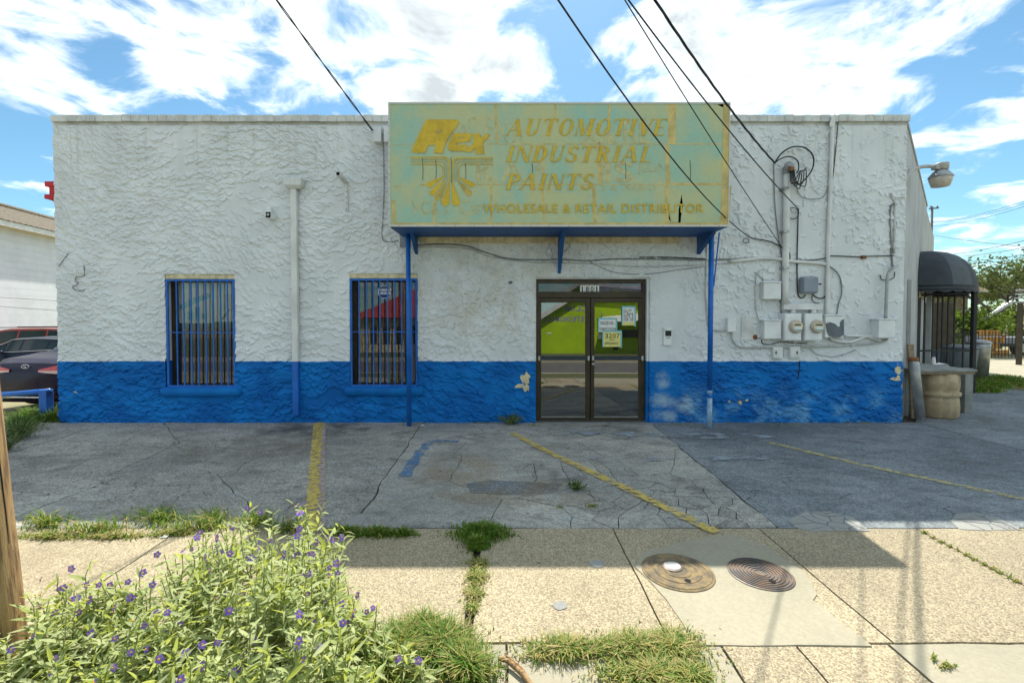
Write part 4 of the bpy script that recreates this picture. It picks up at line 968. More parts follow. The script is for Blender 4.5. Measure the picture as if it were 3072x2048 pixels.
# wall lamp / camera housing, bracket tube
cm = wroot('security_camera', 808, 662, 'small white security camera on the wall left of the downspout', 'camera')
wbox('housing', 796, 634, 813, 655, .17, M['white_box'], parent=cm); wbox('lens_face', 797.5, 636, 811.5, 653, .172, M['black'], parent=cm, bev=0, back=-.168)
q = W(804, 644, -.176); MB().lathe([(.026,0),(.022,-.012),(.012,-.014)], (q.x,-.172,q.z), 14, axis='y').build('lens', M['alu'], cm, smooth=True); wbox('mount', 800, 622, 812, 636, .09, M['white_box'], parent=cm)
bk = wroot('bracket', 1038, 632, 'bent white square-tube bracket on the wall beside the sign', 'bracket')
t0, t1 = W(1037, 548, -.03), W(1040, 631, -.03); m = MB(); m.bar(t0, t1, .055, .03, up=(0,1,0)); m.build('plate', M['white'], bk)
for py in (575, 592, 609, 626): q = W(1039, py, -.05); MB().lathe([(.009,0),(.009,-.002)], (q.x,-.047,q.z), 8, axis='y').build('bolt_hole', M['ink'], bk)
MB().bar(W(1036, 545, -.03), W(1014, 521, -.42), .06, .06).build('arm', M['white'], bk, bevel=.004); MB().bar(W(1014.2, 521.4, -.415), W(1013.6, 521, -.428), .048, .048).build('arm_mouth', M['black'], bk)
for i, (x0, x1) in enumerate(((1120, 1143), (1152, 1172))):
    wbox('junction_box', x0, 380, x1, 425, .14, M['white_box'], ('white junction box where the left service cable lands','white junction box half hidden by the sign edge')[i], 'junction box')
wbox('junction_box', 1199, 704, 1218, 742, .05, M['grey_box'], 'small grey box under the left end of the sign', 'junction box')
wbox('bolt_anchor', 1526, 843, 1537, 851, .04, M['grey_paint'], 'small dark bracket on the wall left of the doors', 'bracket')
# electrical service
mt = [wroot('electric_meter', px, 1022, lab, 'meter') for px, lab in ((2372,'left electric meter can with round glass dial'),(2433,'right electric meter can with round glass dial'))]
for r_, (x0, x1, mx) in zip(mt, ((2354,2405,2386),(2414,2468,2450))):
    wbox('can', x0, 940, x1, 1021, .20, M['white_box'], parent=r_); wbox('cover', x0+3, 946, x1-2, 1018, .206, M['white_box'], parent=r_, bev=.003, back=-.198)
    q = W(mx, 979, -.205); dl = MB().lathe([(.115,0),(.115,-.018),(.104,-.025),(.10,-.05),(.09,-.062),(.05,-.066)], (q.x,-.206,q.z), 28, axis='y').build('dial_rim', M['lampglass'], r_, smooth=True)
    MB().lathe([(.088,0),(.088,-.003)], (q.x,-.2685,q.z), 24, axis='y').build('dial', M['cream'], r_)
    m = MB(); m.box((q.x-.045,-.276,q.z+.02),(q.x+.05,-.2725,q.z+.038)); m.box((q.x-.06,-.276,q.z+.015),(q.x-.05,-.2725,q.z+.03)); m.build('register', M['ink'], r_)
    MB().box((q.x-.05,-.276,q.z-.045),(q.x+.06,-.2725,q.z-.005)).build('nameplate', M['paper'], r_); MB().box((q.x-.035,-.277,q.z-.064),(q.x+.05,-.2725,q.z-.046)).build('strip_label', M['paper_aqua'], r_)
wbox('wireway', 2352, 911, 2470, 929, .12, M['white'], 'long white wireway box above the two meters', 'wireway')
for i, x in enumerate((2378, 2440)): MB().tube([W(x,929,-.07), W(x,941,-.07)], .045, 12).build('conduit_nipple', M['white'], smooth=True, label=('short nipple above the left meter','short nipple above the right meter')[i], cat='conduit')
def cabinet(px0, py0, px1, py1, dep, mat, lab, name='electrical_box'):
    r_ = wroot(name, (px0+px1)/2, py1, lab, 'electrical box', -dep/2)
    wbox('body', px0, py0+3, px1, py1, dep-.01, mat, parent=r_); wbox('door', px0+1, py0+5, px1-1, py1-2, dep, mat, parent=r_, bev=.004, back=-dep+.012); wbox('lid', px0-1, py0, px1+1, py0+4, dep+.012, mat, parent=r_, bev=.003); return r_
cabinet(2292, 958, 2345, 1017, .15, M['white_box'], 'plain white electrical box left of the meters')
cb = cabinet(2475, 943, 2532, 1013, .13, M['white_box'], 'white electrical box with a bare grey patch right of the meters')
pp = [(2476,970),(2490,966),(2506,971),(2514,980),(2520,978),(2519,968),(2524,960),(2532,957),(2532,1004),(2518,1012),(2500,1012),(2486,1008),(2480,995)]
v, f = filled([[(W(*p,-.1325).x, W(*p,-.1325).z) for p in pp]]); mkobj('bare_patch', [(p.x,-.1325,p.y) for p in v], f, M['grey_paint'], cb, fixn=False)
cabinet(2635, 955, 2686, 1014, .19, M['white_box'], 'white electrical box by the right corner under a steel conduit')
cabinet(2290, 844, 2344, 898, .13, M['white_box'], 'upper white utility box left of the service mast')
wbox('electrical_box', 2183, 953, 2209, 996, .10, M['white_box'], 'small white box right of the blue post', 'electrical box', bev=.012)
wbox('electrical_box', 2305, 803, 2326, 817, .05, M['white_box'], 'tiny white box above the upper utility box', 'electrical box')
gbx = wroot('plastic_enclosure', 2405, 882, 'rounded grey plastic cable enclosure on the wall', 'enclosure')
wbox('body', 2408, 829, 2458, 880, .14, M['grey_box'], parent=gbx, bev=.035); wbox('lid', 2412, 832, 2456, 876, .155, M['grey_box'], parent=gbx, bev=.02, back=-.135); q = W(2461,852,-.1); MB().box((q.x-.02,-.11,q.z-.012),(q.x+.015,-.08,q.z+.012)).build('latch', M['cable'], gbx)
for i, (x0, x1, lab) in enumerate(((2320,2349,'left of two small telephone boxes below the meters'),(2370,2401,'right of two small telephone boxes below the meters'))):
    r_ = wroot('telephone_box', (x0+x1)/2, 1076, lab, 'telephone box'); wbox('body', x0, 1040, x1, 1075, .08, M['white_box'], parent=r_); wbox('cover', x0+2, 1046, x1-8*(i == 0)-1, 1073, .088, M['white'], parent=r_, bev=.003, back=-.078)
    wbox('vent', (x0+6, x1-12)[i], 1053, (x0+11, x1-7)[i], 1062, .0905, M['ink_soft'], parent=r_, bev=0, back=-.087)
# framed plaster patch with rusty hole
pt = wroot('plaster_patch', 2250, 1020, 'rough square plaster patch with a rusty hole left of the meters', 'patch')
a = W(2224,1021,-.03); b = W(2273,950,-.03); MB().box((a.x,-.030,a.z),(b.x,-.005,b.z)).build('panel', M['brick'], pt, bevel=.006)
q = W(2266,1011,-.03); MB().lathe([(.045,0),(.03,-.006)], (q.x,-.030,q.z), 12, axis='y').build('rust_hole', M['rust'], pt); q = W(2276,1010,-.05); MB().lathe([(.0,-.055),(.02,-.05),(.028,-.03),(.024,-.005),(.02,.02)], (q.x,-.03,q.z), 12, axis='y').build('knob', M['white'], pt, smooth=True)
# intercom / mail drop on the pilaster
ic = wroot('intercom', 2003, 1038, 'white wall intercom with hooded dark window right of the doors', 'intercom')
wbox('body', 1991, 985, 2016, 1036, .06, M['white_box'], parent=ic, bev=.008); wbox('window', 1996, 992, 2014, 1008, .0625, M['ink'], parent=ic, bev=0, back=-.058); wbox('hood', 1993, 983, 2017, 991, .085, M['white_box'], parent=ic, bev=.003); wbox('slot', 2000, 1012, 2011, 1014, .0625, M['ink_soft'], parent=ic, bev=0, back=-.058)
# mast, weatherhead and conduits
ms = wroot('service_mast', 2355, 930, 'white service mast with weatherhead and hanging leads', 'service mast')
MB().tube(smoothpts(wl([(2361,520),(2358,700),(2355,912)], -.09), 4), .052, 14).build('mast_pipe', M['white'], ms, smooth=True)
q = W(2368, 500, -.16); wh = MB(); wh.tube([W(2360,522,-.09), W(2362,508,-.10), W(2367,499,-.15), W(2373,503,-.22)], [.055,.075,.08,.055], 14); wh.build('weatherhead', M['galv'], ms, smooth=True)
q = W(2374,504,-.222); MB().lathe([(.05,0),(.045,-.008)], (q.x,-.222,q.z), 14, axis='y').build('weatherhead_plate', M['rust'], ms)
for i in range(5):
    dx = i*3; MB().tube(smoothpts([W(2370+dx,508,-.2), W(2372+dx*1.5,545,-.22), W(2380+dx*3,550+8*(i % 3),-.25), W(2394+dx*2,525-4*i,-.2), W(2400+dx,512,-.16)]), .008, 6).build('drip_lead', M['cable'], ms, smooth=True)
for py in (560, 690, 800): wbox('pipe_strap', 2351, py, 2368, py+7, .15, M['galv'], parent=ms, bev=.002)
pipe([(2498,350,-.06),(2496,420),(2488,650),(2484,760),(2481,945)], .030, 'white', 'tall white conduit rising past the parapet on the right', -.055)
MB().prism([(2488,372),(2493,360),(2504,341),(2506,343),(2505,378),(2490,382)], -.02, -.09, map=lambda a, b, hh: tuple(W(a, b, hh))).build('vent_cap', M['white'], label='pointed white cap of the tall conduit above the parapet', cat='vent cap')
pipe([(2691,798,-.05),(2680,803),(2666,818),(2661,850),(2657,955)], .024, 'galv', 'bent steel conduit entering the box by the right corner', -.12)
pipe([(2534,1007),(2600,1007),(2634,1007)], .022, 'white', 'short horizontal conduit between the two right boxes', -.06)
pipe([(2195,997),(2200,1020),(2215,1037),(2250,1041),(2400,1040),(2520,1036),(2620,1030),(2652,1024),(2664,1016)], .017, 'cable_w', 'long painted conduit sagging below the meters', -.045)
pipe([(2490,1016),(2510,1022),(2545,1026),(2575,1018),(2600,1010),(2640,1022)], .022, 'white', 'curved white pipe under the right boxes', -.06)
pipe([(2122,700),(2120,780),(2117,850),(2123,950),(2130,985),(2160,992),(2183,990)], .016, 'cable_w', 'white cable pipe running down behind the right blue post', -.03)
pipe([(2190,784),(2290,775),(2345,778),(2380,784),(2440,788),(2480,793)], .026, 'white', 'horizontal painted conduit crossing the service mast', -.05)
pipe([(2672,580),(2680,600),(2686,615),(2684,640),(2682,760)], .018, 'cable_w', 'bent painted conduit by the right corner', -.03)
pipe([(2684,610),(2673,618),(2670,660),(2676,780),(2680,800)], .014, 'cable_g', 'second thin conduit by the right corner', -.028)
pipe([(2683,600),(2700,592),(2714,594)], .010, 'cable_w', 'thin lead going round the right corner', -.03)
# cables along the wall
cable([(1246,735),(1330,733),(1400,738),(1450,755),(1520,775),(1600,780),(1680,778),(1760,782),(1850,777),(2000,778),(2120,780),(2290,773),(2345,776)], .012, 'cable_g', 'grey cable running along the wall above the doors')
cable([(1246,741),(1340,742),(1410,748),(1470,770),(1560,784),(1640,788),(1760,790),(1900,800),(2050,797),(2180,790),(2300,778),(2350,782)], .009, 'cable_w', 'painted cable just below the grey one above the doors')
cable([(1918,772),(2000,772),(2060,774),(2118,777)], .010, 'cable', 'short black cable above the doors')
cable([(1150,430),(1152,560),(1149,650),(1149,720),(1195,722)], .007, 'cable_g', 'thin grey cable dropping beside the sign')
cable([(1768,783),(1800,800),(1850,818),(1940,822),(2030,810),(2110,800)], .005, 'cable_g', 'thin drooping wire over the doors')
cable([(251,795),(252,826),(230,830),(226,842),(234,850),(218,860),(224,869),(240,872),(250,874),(252,868)], .0065, 'cable_g', 'loose curly wire near the left corner')
cable([(205,760),(190,780),(176,800)], .006, 'cable_g', 'short stray wire at the left corner')
cable([(2513,358),(2510,420),(2498,500),(2485,560),(2470,590),(2440,598),(2408,592),(2395,578),(2390,560)], .006, 'cable_g', 'thin wire looping between the tall conduit and the mast')
cable([(2515,358),(2509,430),(2500,520),(2494,560)], .007, 'cable', 'black wire dropping from the parapet beside the tall conduit')
cable([(2395,625,-.04),(2393,700),(2391,790),(2393,870),(2398,890),(2408,893),(2417,884)], .010, 'cable', 'black cable dropping to the grey enclosure')
cable([(2482,770),(2481,830),(2480,878),(2468,894),(2450,892),(2440,882)], .010, 'cable', 'black cable looping from the right into the grey enclosure')
cable([(2437,884),(2436,898),(2446,908),(2460,910)], .007, 'cable', 'short black tail below the grey enclosure')
cable([(2350,780),(2420,781),(2470,776),(2490,768),(2560,770),(2592,771),(2600,769),(2682,767)], .009, 'cable', 'black cable strung from the mast to the right corner')
cable([(2490,800),(2510,815),(2522,840),(2525,880),(2516,910),(2510,945)], .010, 'cable_g', 'grey cable curving down to the patched box')
cable([(2347,760),(2345,830),(2342,880),(2345,957)], .012, 'cable_g', 'dark lead running down the left side of the mast', -.04)
cable([(2321,490),(2324,600),(2334,700),(2345,770)], .008, 'cable_g', 'thin lead slanting down left of the mast')
cable([(2263,817),(2275,825),(2285,835),(2290,845)], .006, 'cable_g', 'thin wire ending at the upper utility box')
cable([(2296,806),(2280,812),(2268,830),(2266,880),(2268,925),(2273,950)], .008, 'cable_w', 'painted wire dropping to the plaster patch')
cable([(2285,1018),(2288,1030),(2310,1033),(2340,1026),(2380,1028),(2420,1030)], .007, 'cable', 'black wire drooping below the meters')
cable([(2396,1076),(2399,1100),(2392,1140),(2385,1160),(2370,1165),(2355,1150)], .009, 'cable', 'black wire hanging onto the blue base below the telephone boxes')
cable([(2640,825),(2645,838),(2665,840),(2682,832),(2684,815)], .007, 'cable', 'short black hook of wire by the steel conduit')
cable([(2430,1045),(2450,1062),(2480,1068),(2500,1070),(2540,1060),(2570,1048)], .005, 'cable_g', 'thin wire sagging on the wall right of the telephone boxes')
cable([(2386,805),(2376,780),(2384,765),(2392,775),(2388,798)], .010, 'cable', 'coil of black cable at the mast') if False else None
def ring(px, py, rx, ry, r, lab, y=-.06): return MB().tube([W(px+rx*math.cos(a), py+ry*math.sin(a), y) for a in [k*2*math.pi/20 for k in range(21)]], r, 6, cap=False).build('cable_coil', M['cable'], smooth=True, label=lab, cat='cable')
ring(2363, 769, 7, 15, .009, 'small black coil of cable on the mast'); ring(2379, 640, 17, 17, .007, 'open black loop of cable right of the mast')
ring(2238, 722, 9, 7, .006, 'small loop tied in the service cable')
wbox('cable_clamp', 2588, 766, 2600, 776, .06, M['rust'], 'rusty clamp on the strung black cable', 'clamp', bev=.003)

# service drops coming in from a pole on the street side
PT = Vector((-4.6, -8.35, 7.95))
def span(a, b, sag, r, lab, n=26, twist=0, name='service_cable'):
    P = []
    for i in range(n+1):
        t = i/n; p = a.lerp(b, t); p.z -= sag*4*t*(1-t); P.append(p)
    m = MB()
    if twist:
        for ph in range(twist):
            Q = []; N2 = n*6
            for i in range(N2+1):
                t = i/N2; p = a.lerp(b, t); p.z -= sag*4*t*(1-t); an = t*60+ph*2*math.pi/twist; Q.append(p+Vector((math.cos(an)*r, 0, math.sin(an)*r)))
            m.tube(Q, r*.85, 6)
    else: m.tube(P, r, 6)
    return m.build(name, M['cable'], smooth=True, label=lab, cat='cable', group='service cables')
span(W(1118,392,-.16), Vector((-4.9,-8.35,8.8)), .10, .009, 'twisted service cable reaching the wall left of the sign', twist=2)
cable([(2243,708,-.06),(2262,716,-.05),(2300,722),(2330,733),(2352,746)], .009, 'cable', 'slack tail of the lowest service cable beside the mast', -.05)
span(W(2243,708,-.06), Vector((-3.3,-8.35,7.2)), .8, .008, 'service cable passing lowest across the sign to the mast')
span(W(2350,748,-.06), Vector((-3.7,-8.35,7.6)), .20, .006, 'thin service cable between the two thicker ones')
span(W(2396,628,-.05), Vector((-3.9,-8.35,7.2)), .45, .008, 'thick service cable ending in a loop right of the mast')
span(W(2325,490,-.12), Vector((-3.5,-8.35,7.6)), .60, .009, 'twisted power drop reaching the weatherhead', twist=3)
cable([(2324,489,-.12),(2345,460,-.14),(2375,442,-.16),(2410,442,-.16),(2436,462,-.15),(2441,490,-.14),(2430,520,-.14),(2400,552,-.16),(2385,548,-.18)], .012, 'cable', 'large black loop of power leads over the weatherhead')
cable([(2324,489,-.12),(2345,475,-.14),(2370,470,-.16),(2392,482,-.18),(2396,505,-.18),(2390,520,-.18)], .010, 'cable', 'smaller black loop of power leads over the weatherhead')

# wall lamp at the right corner
lp = empty('area_light', on_side(.6,.1,3.9), 'grey dusk-to-dawn area light on a curved arm at the right corner', 'lamp')
def A_(px, py, dd): d = ray(px, py); return CAM+d*(dd/d.dot(Vector((0,cT,-sT))))
dl = 8.55
arm = smoothpts([A_(2717,555,8.3), A_(2721,530,8.3), A_(2735,512,8.4), A_(2760,502,8.5), A_(2785,499,dl), A_(2812,501,dl)], 5)
MB().tube(arm, .032, 12).build('arm', M['lamp_grey'], lp, smooth=True)
c = A_(2826, 500, dl); k = dl/1400
MB().lathe([(.0,10*k),(16*k,10*k),(17*k,8*k),(16*k,-9*k),(14*k,-10*k)], c, 20).build('photocell', M['lamp_grey'], lp, smooth=True)
m = MB(); m.bar(A_(2800,502,dl), c+Vector((-.06,0,-.02)), .11, .09); m.build('housing', M['lamp_grey'], lp, bevel=.015)
c2 = A_(2822, 535, dl)
MB().lathe([(12*k,24*k),(16*k,22*k),(20*k,18*k),(28*k,7*k),(30*k,4*k),(30*k,2*k)], c2, 24).build('reflector_cap', M['galv'], lp, smooth=True)
MB().lathe([(29*k,2*k),(27*k,-8*k),(22*k,-24*k)], c2, 24).build('refractor', M['lampglass'], lp, smooth=True)
# red bracket poking out past the left corner
rb = empty('sign_bracket', W(150, 612, .5), 'red steel bracket sticking out past the left corner', 'bracket')
def rq(px0, py0, px1, py1, y0, y1): a = W(px0, py1, y0); b = W(px1, py0, y0); return (a.x, y0, a.z), (b.x, y1, b.z)
MB().box(*rq(134,544,174,559,.3,.45)).build('flange', M['red'], rb); MB().box(*rq(148,559.5,174,582.5,.32,.43)).build('web', M['red'], rb); MB().box(*rq(133,583,174,596,.3,.45)).build('flange', M['red'], rb)
MB().prism([(150,597),(176,597),(176,618)], .34, .42, map=lambda a, b, hh: tuple(W(a, b, hh))).build('gusset', M['red'], rb)
MB().lathe([(.05,0),(.046,.02)], (W(440,0,0).x*0+W(838,1270).x, -.11, .012), 10).build('bottle_cap', M['black'], label='dark cap lying by the downspout foot', cat='litter') if False else None
MB().tube(smoothpts([G(640,1262), G(800,1264), G(900,1266), G(960,1264)]), .012, 6).build('hose', M['cable'], smooth=True, label='black hose lying along the foot of the wall', cat='hose')
# ================================================================== RIGHT-HAND SIDE
# dome awning on the side wall
aw = empty('awning', on_side(5.2,0,2.4), 'charcoal dome awning over the side entrance', 'awning')
s0, s1, pr, zb_, zt_ = 4.0, 6.5, 1.02, 2.50, 3.42
def aw_pt(u, v):
    """u: 0..1 round the hoop from s0 to s1, v: 0 bottom .. 1 top"""
    a = math.pi*u; cs_ = (s0+s1)/2; hw = (s1-s0)/2; k = math.cos(v*math.pi/2)**.75
    return on_side(cs_-math.cos(a)*hw*(.12+.88*k) if False else cs_-math.cos(a)*hw*max(k,.10), math.sin(a)**.8*pr*k+.01, zb_+(zt_-zb_)*math.sin(v*math.pi/2))
ng, nv = 6, 8
for g in range(ng):
    m = MB(); q = 5
    for i in range(q+1):
        for j in range(nv+1): m.v.append(aw_pt((g+i/q)/ng, j/nv))
    for i in range(q):
        for j in range(nv): m.f.append((i*(nv+1)+j, (i+1)*(nv+1)+j, (i+1)*(nv+1)+j+1, i*(nv+1)+j+1)); m.m.append(0)
    m.build('gore', M['canvas'] if g % 2 == 0 else M['canvas2'], aw, smooth=True)
m = MB(); n_ = 96; 
for i in range(n_+1):
    p = aw_pt(i/n_, 0); m.v += [p+Vector((0,0,.0)), p-Vector((0,0,.10+.035*abs(math.sin(i/n_*math.pi*12))))]
for i in range(n_): m.f.append((2*i,2*i+2,2*i+3,2*i+1)); m.m.append(0)
m.build('valance', M['canvas'], aw)
for dz in (.02, -.07): MB().tube([aw_pt(i/24, 0)+Vector((0,0,dz)) for i in range(25)], .014, 6).build('hoop', M['iron'], aw, smooth=True)
m = MB()
for i in range(1, 9): m.bar(on_side(s0+i*.28,.02,2.33), on_side(s0+i*.28,.85,2.33), .03, .03)
m.build('frame_bars', M['iron'], aw)
# iron screen below it, facing the street
ga = empty('iron_gate', (10.5,3.05,0), 'black iron bar screen under the dome awning', 'gate')
gy = 3.05; gx0, gx1 = W(2752,1000,gy).x, W(2920,1000,gy).x; gt = W(2800,838,gy).z
for px in (2752, 2920): x = W(px,1000,gy).x; MB().box((x-.04,gy-.04,0),(x+.04,gy+.04,gt+.05)).build('post', M['iron'], ga)
for px in (2772,2797,2812,2826,2843,2862,2890): x = W(px,1000,gy).x; MB().box((x-.012,gy-.012,.1),(x+.012,gy+.012,gt)).build('bar', M['iron'], ga)
for py in (825, 839, 1052): z = W(2800,py,gy).z; MB().box((gx0+.04,gy-.016,z-.02),(gx1-.04,gy+.016,z+.02)).build('rail', M['iron'], ga)
MB().box((W(2787,1000,gy+.3).x,gy+.25,0),(W(2795,1000,gy+.3).x,gy+.4,2.55)).build('door_post', M['white'], label='white post behind the iron screen', cat='post', bevel=.01)
dd = empty('side_door', on_side(7.6,.02,0), 'open dark side door beside the white post', 'door')
MB().box((-.0,-.03,0),(.9,.03,2.2)).build('panel', M['bronze'], dd, bevel=.01).location = Vector((.35,0,1.1)); MB().box((0,0,0),(.05,.1,.05)).build('handle', M['alu'], dd).location = Vector((.7,-.06,1.0))
MB().prism([(4.2,2.25),(6.4,2.25),(6.4,2.5),(4.2,2.5)], .004, .05, map=lambda a, b, hh: on_side(a, hh, b)).build('door_header', M['cream'], bld)
MB().prism([(.95,-.05),(1.75,-.05),(1.75,2.5),(.95,2.5)], .004, .06, map=lambda a, b, hh: on_side(a, hh, b)).build('side_pilaster', M['wall_grey'], bld)
# stone pedestal table with odds and ends
tb = empty('stone_table', (7.75,.7,0), 'weathered board table on a carved stone barrel pedestal', 'table')
pc = Vector(((W(2762,1258,.42).x+W(2876,1258,.42).x)/2, .52, 0)); rr = .335
m = MB(); nn = 40; prof = [(.90,0.0),(.97,.03),(1.0,.18),(.97,.34),(.93,.385),(1.03,.40),(1.05,.43),(1.03,.46),(.93,.475),(.97,.52),(1.0,.64),(.97,.77),(.88,.80)]
for (r_, z_) in prof:
    rope = .385 < z_ < .47
    for j in range(nn):
        a = 2*math.pi*j/nn; g_ = 1-.15*max(0, math.cos(a*7+.6))**6 if not rope else 1+.018*math.sin(a*22+z_*120)
        q = mnoise.noise((math.cos(a)*3, math.sin(a)*3, z_*6)); m.v.append(pc+Vector((math.cos(a)*rr*r_*g_*(1+.02*q), math.sin(a)*rr*r_*g_*(1+.02*q), z_)))
for i in range(len(prof)-1):
    for j in range(nn): m.f.append((i*nn+j, i*nn+(j+1) % nn, (i+1)*nn+(j+1) % nn, (i+1)*nn+j)); m.m.append(0)
m.f.append(tuple(reversed(range(nn)))); m.f.append(tuple((len(prof)-1)*nn+j for j in range(nn))); m.m += [0,0]
m.build('pedestal', M['stone'], tb, smooth=True)
tx0, tx1 = W(2748,1115,.22).x, W(2929,1115,.22).x
for i in range(3): MB().box((tx0+.02*i,.2+i*.42,.845),(tx1-.01*i,.2+i*.42+.412,.885)).build('board', M['slabtop'], tb, bevel=.006)
MB().box((tx0+.03,.22,.80),(tx1-.02,.26,.843)).build('apron', M['wood'], tb, bevel=.004)
for (x, y) in ((W(2906,1230,.72).x,.78),(W(2906,1230,.72).x+.05,1.3)): MB().box((x-.075,y-.06,0),(x+.075,y+.06,.843)).build('leg', M['slabtop'], tb, bevel=.006)
MB().bar((tx0+.75,.9,.22),(tx1-.1,.9,.20), .05, .09).build('stretcher', M['slabtop'], tb)
# rags and jars on the table
for i, (px, py, r_, lab) in enumerate(((2822,1088,.05,'crumpled white rag on the board table'),(2808,1082,.03,'small white jar on the board table'))):
    c = W(px, py, 1.0); m = MB()
    if i == 0:
        for a in range(9):
            for b in range(6):
                q = mnoise.noise((a*.7, b*.7, 3)); m.v.append(Vector((c.x-.12+.03*a, .95+.03*b, .887+.05*max(0, 1-((a-4)/4.4)**2)*(1-((b-2.5)/3)**2)*(.6+q))))
        for a in range(8):
            for b in range(5): m.f.append((a*6+b,(a+1)*6+b,(a+1)*6+b+1,a*6+b+1)); m.m.append(0)
        m.build('rag', M['paper'], smooth=True, label=lab, cat='rag')
    else: MB().lathe([(.03,0),(.032,.01),(.032,.10),(.024,.115),(.026,.12),(.026,.14)], (c.x,1.05,.886), 14).build('jar', M['paper'], smooth=True, label=lab, cat='jar')
MB().tube([(W(2757,1258,.05).x,.03,.07),(W(2737,1110,.25).x,.22,1.0),(W(2735,1104,.26).x,.235,1.03)], [.075,.075,.075], 18).build('metal_pipe', M['galv'], smooth=True, label='thick grey pipe leaning in the right corner', cat='pipe')
MB().tube([(W(2736,1106,.25).x-.004,.225,1.02),(W(2735,1098,.27).x-.006,.24,1.09)], .078, 18).build('pipe_collar', M['rust'], smooth=True, label='rusty coupling on top of the leaning grey pipe', cat='pipe collar')
MB().bar((W(2742,1240,.25).x,.25,.02), (W(2726,1050,.45).x,.42,1.32), .10, .035).build('plank', M['wood'], label='tall pale plank leaning behind the grey pipe', cat='plank')
MB().bar((W(2752,1250,.3).x,.2,.02), (W(2727,1140,.4).x,.38,.80), .07, .03).build('plank', M['slabtop'], label='short grey plank leaning behind the grey pipe', cat='plank')
# clutter behind the screen
def bin_(x, y, h_, r_, mat, lab): 
    b = empty('waste_bin', (x,y,0), lab, 'bin'); MB().lathe([(r_*.78,0),(r_*.98,h_*.9),(r_,h_)], (x,y,0), 20).build('body', mat, b, smooth=True); MB().lathe([(r_*1.06,h_),(r_*1.08,h_+.03),(r_*.7,h_+.08),(.02,h_+.10)], (x,y,0), 20).build('lid', mat, b, smooth=True)
bin_(W(2940,1100,5.2).x, 5.2, 1.05, .22, M['galv'], 'pale round waste bin right of the iron screen')
bin_(W(2880,1100,4.6).x, 4.6, .95, .36, M['gate_grey'], 'dark wide bin behind the iron screen'); bin_(W(2826,1100,5.0).x, 5.0, .8, .26, M['grey_box'], 'grey bin behind the iron screen')
# cross street, grass verge, fence and house beyond
MB().prism([(11.2,4.22),(60,.6),(60,4.6),(13,5.95)], -.3, -.012).build('grass_bed', M['earth'], kind='structure', label='earth of the grass strip along the side street')
MB().prism([(12.6,5.97),(60,4.62),(60,11.9),(12,12.0)], -.3, -.03).build('side_street', M['cement'], kind='structure', label='pale side street beyond the building')
MB().prism([(13.5,4.9),(40,3.4),(40,4.0),(13.5,5.3)], -.1, -.006).build('side_walk', M['cement'], kind='structure', label='narrow concrete path through the side grass')
def fence(x0, x1, y, h_, lab):
    f_ = empty('iron_fence', ((x0+x1)/2,y,0), lab, 'fence'); n_ = int((x1-x0)/.145)
    bmz = MB().box((-.010,-.010,0),(.010,.010,h_)); o = bmz.build('picket', M['iron'], f_); o.location = Vector((x0,y,h_/2))-ORG[f_.name]
    for i in range(1, n_): inst(o, 'picket', (x0+i*.145,y,h_/2), parent=f_)
    for z in (.15, h_-.2): MB().box((x0,y-.015,z-.02),(x1,y+.015,z+.02)).build('rail', M['iron'], f_)
fence(W(2795,1000,12.1).x, W(3110,1000,12.1).x, 12.1, 1.15, 'black iron picket fence across the side street')
hs = empty('house', (30,24,0), 'tan bungalow with a ribbed metal hip roof behind the fence', 'house')
hy = 23.0; hx0, hx1 = W(2760,900,hy).x, W(2962,900,hy).x; he = W(2850,868,hy).z; hr = W(2850,822,hy+4).z
MB().box((hx0,hy+.6,-.3),(hx1-.7,hy+9,he)).build('wall', M['tanwall'], hs)
rf = MB().add([(hx0-.5,hy,he),(hx1,hy,he),(hx1,hy+10,he),(hx0-.5,hy+10,he),(hx0+3,hy+5,hr+.9),(hx1-4.2,hy+5,hr+.9)], [(0,1,5,4),(1,2,5),(2,3,4,5),(3,0,4),(3,2,1,0)]).build('roof', M['tanroof'], hs)
for i in range(18):
    t = i/17; x = hx0+(hx1-hx0-.3)*t; top = Vector((max(hx0+3, min(hx1-4.2, x-.0)), hy+5, hr+.9)); b_ = Vector((x, hy, he))
    k = 1 if x < hx1-4.2 else max(.05, (hx1-x)/4.2); MB().bar(b_+Vector((0,-.02,.03)), b_.lerp(Vector((x,hy+5,hr+.9)), k)+Vector((0,0,.03)), .05, .05).build('rib', M['tanroof'], rf)
MB().box((hx0-.5,hy-.02,he-.16),(hx1,hy+.02,he-.01)).build('fascia', M['white'], hs)
for (a, b) in ((.12,.2),(.5,.62),(.78,.86)):
    xx0, xx1 = hx0+(hx1-hx0)*a, hx0+(hx1-hx0)*b; wnd = MB().box((xx0,hy+.56,.9),(xx1,hy+.62,2.1)).build('window', M['car_glass'], hs); MB().box((xx0-.06,hy+.55,2.1),(xx1+.06,hy+.6,2.2)).build('window_head', M['white'], wnd)
# small roofed porch at the right frame edge
cp = empty('carport', (21,12,0), 'slatted carport corner at the right edge of the view', 'carport')
py_ = 9.5; px0 = W(3058,900,py_).x
MB().box((px0+.05,py_,-.1),(px0+.17,py_+.12,W(3060,905,py_).z)).build('post', M['bronze'], cp)
for i in range(4): z = W(3060,908-12*i,py_).z; MB().box((px0-.08+.02*i,py_-.05,z),(px0+3,py_+.12,z+.055)).build('slat', M['wall_grey'], cp)
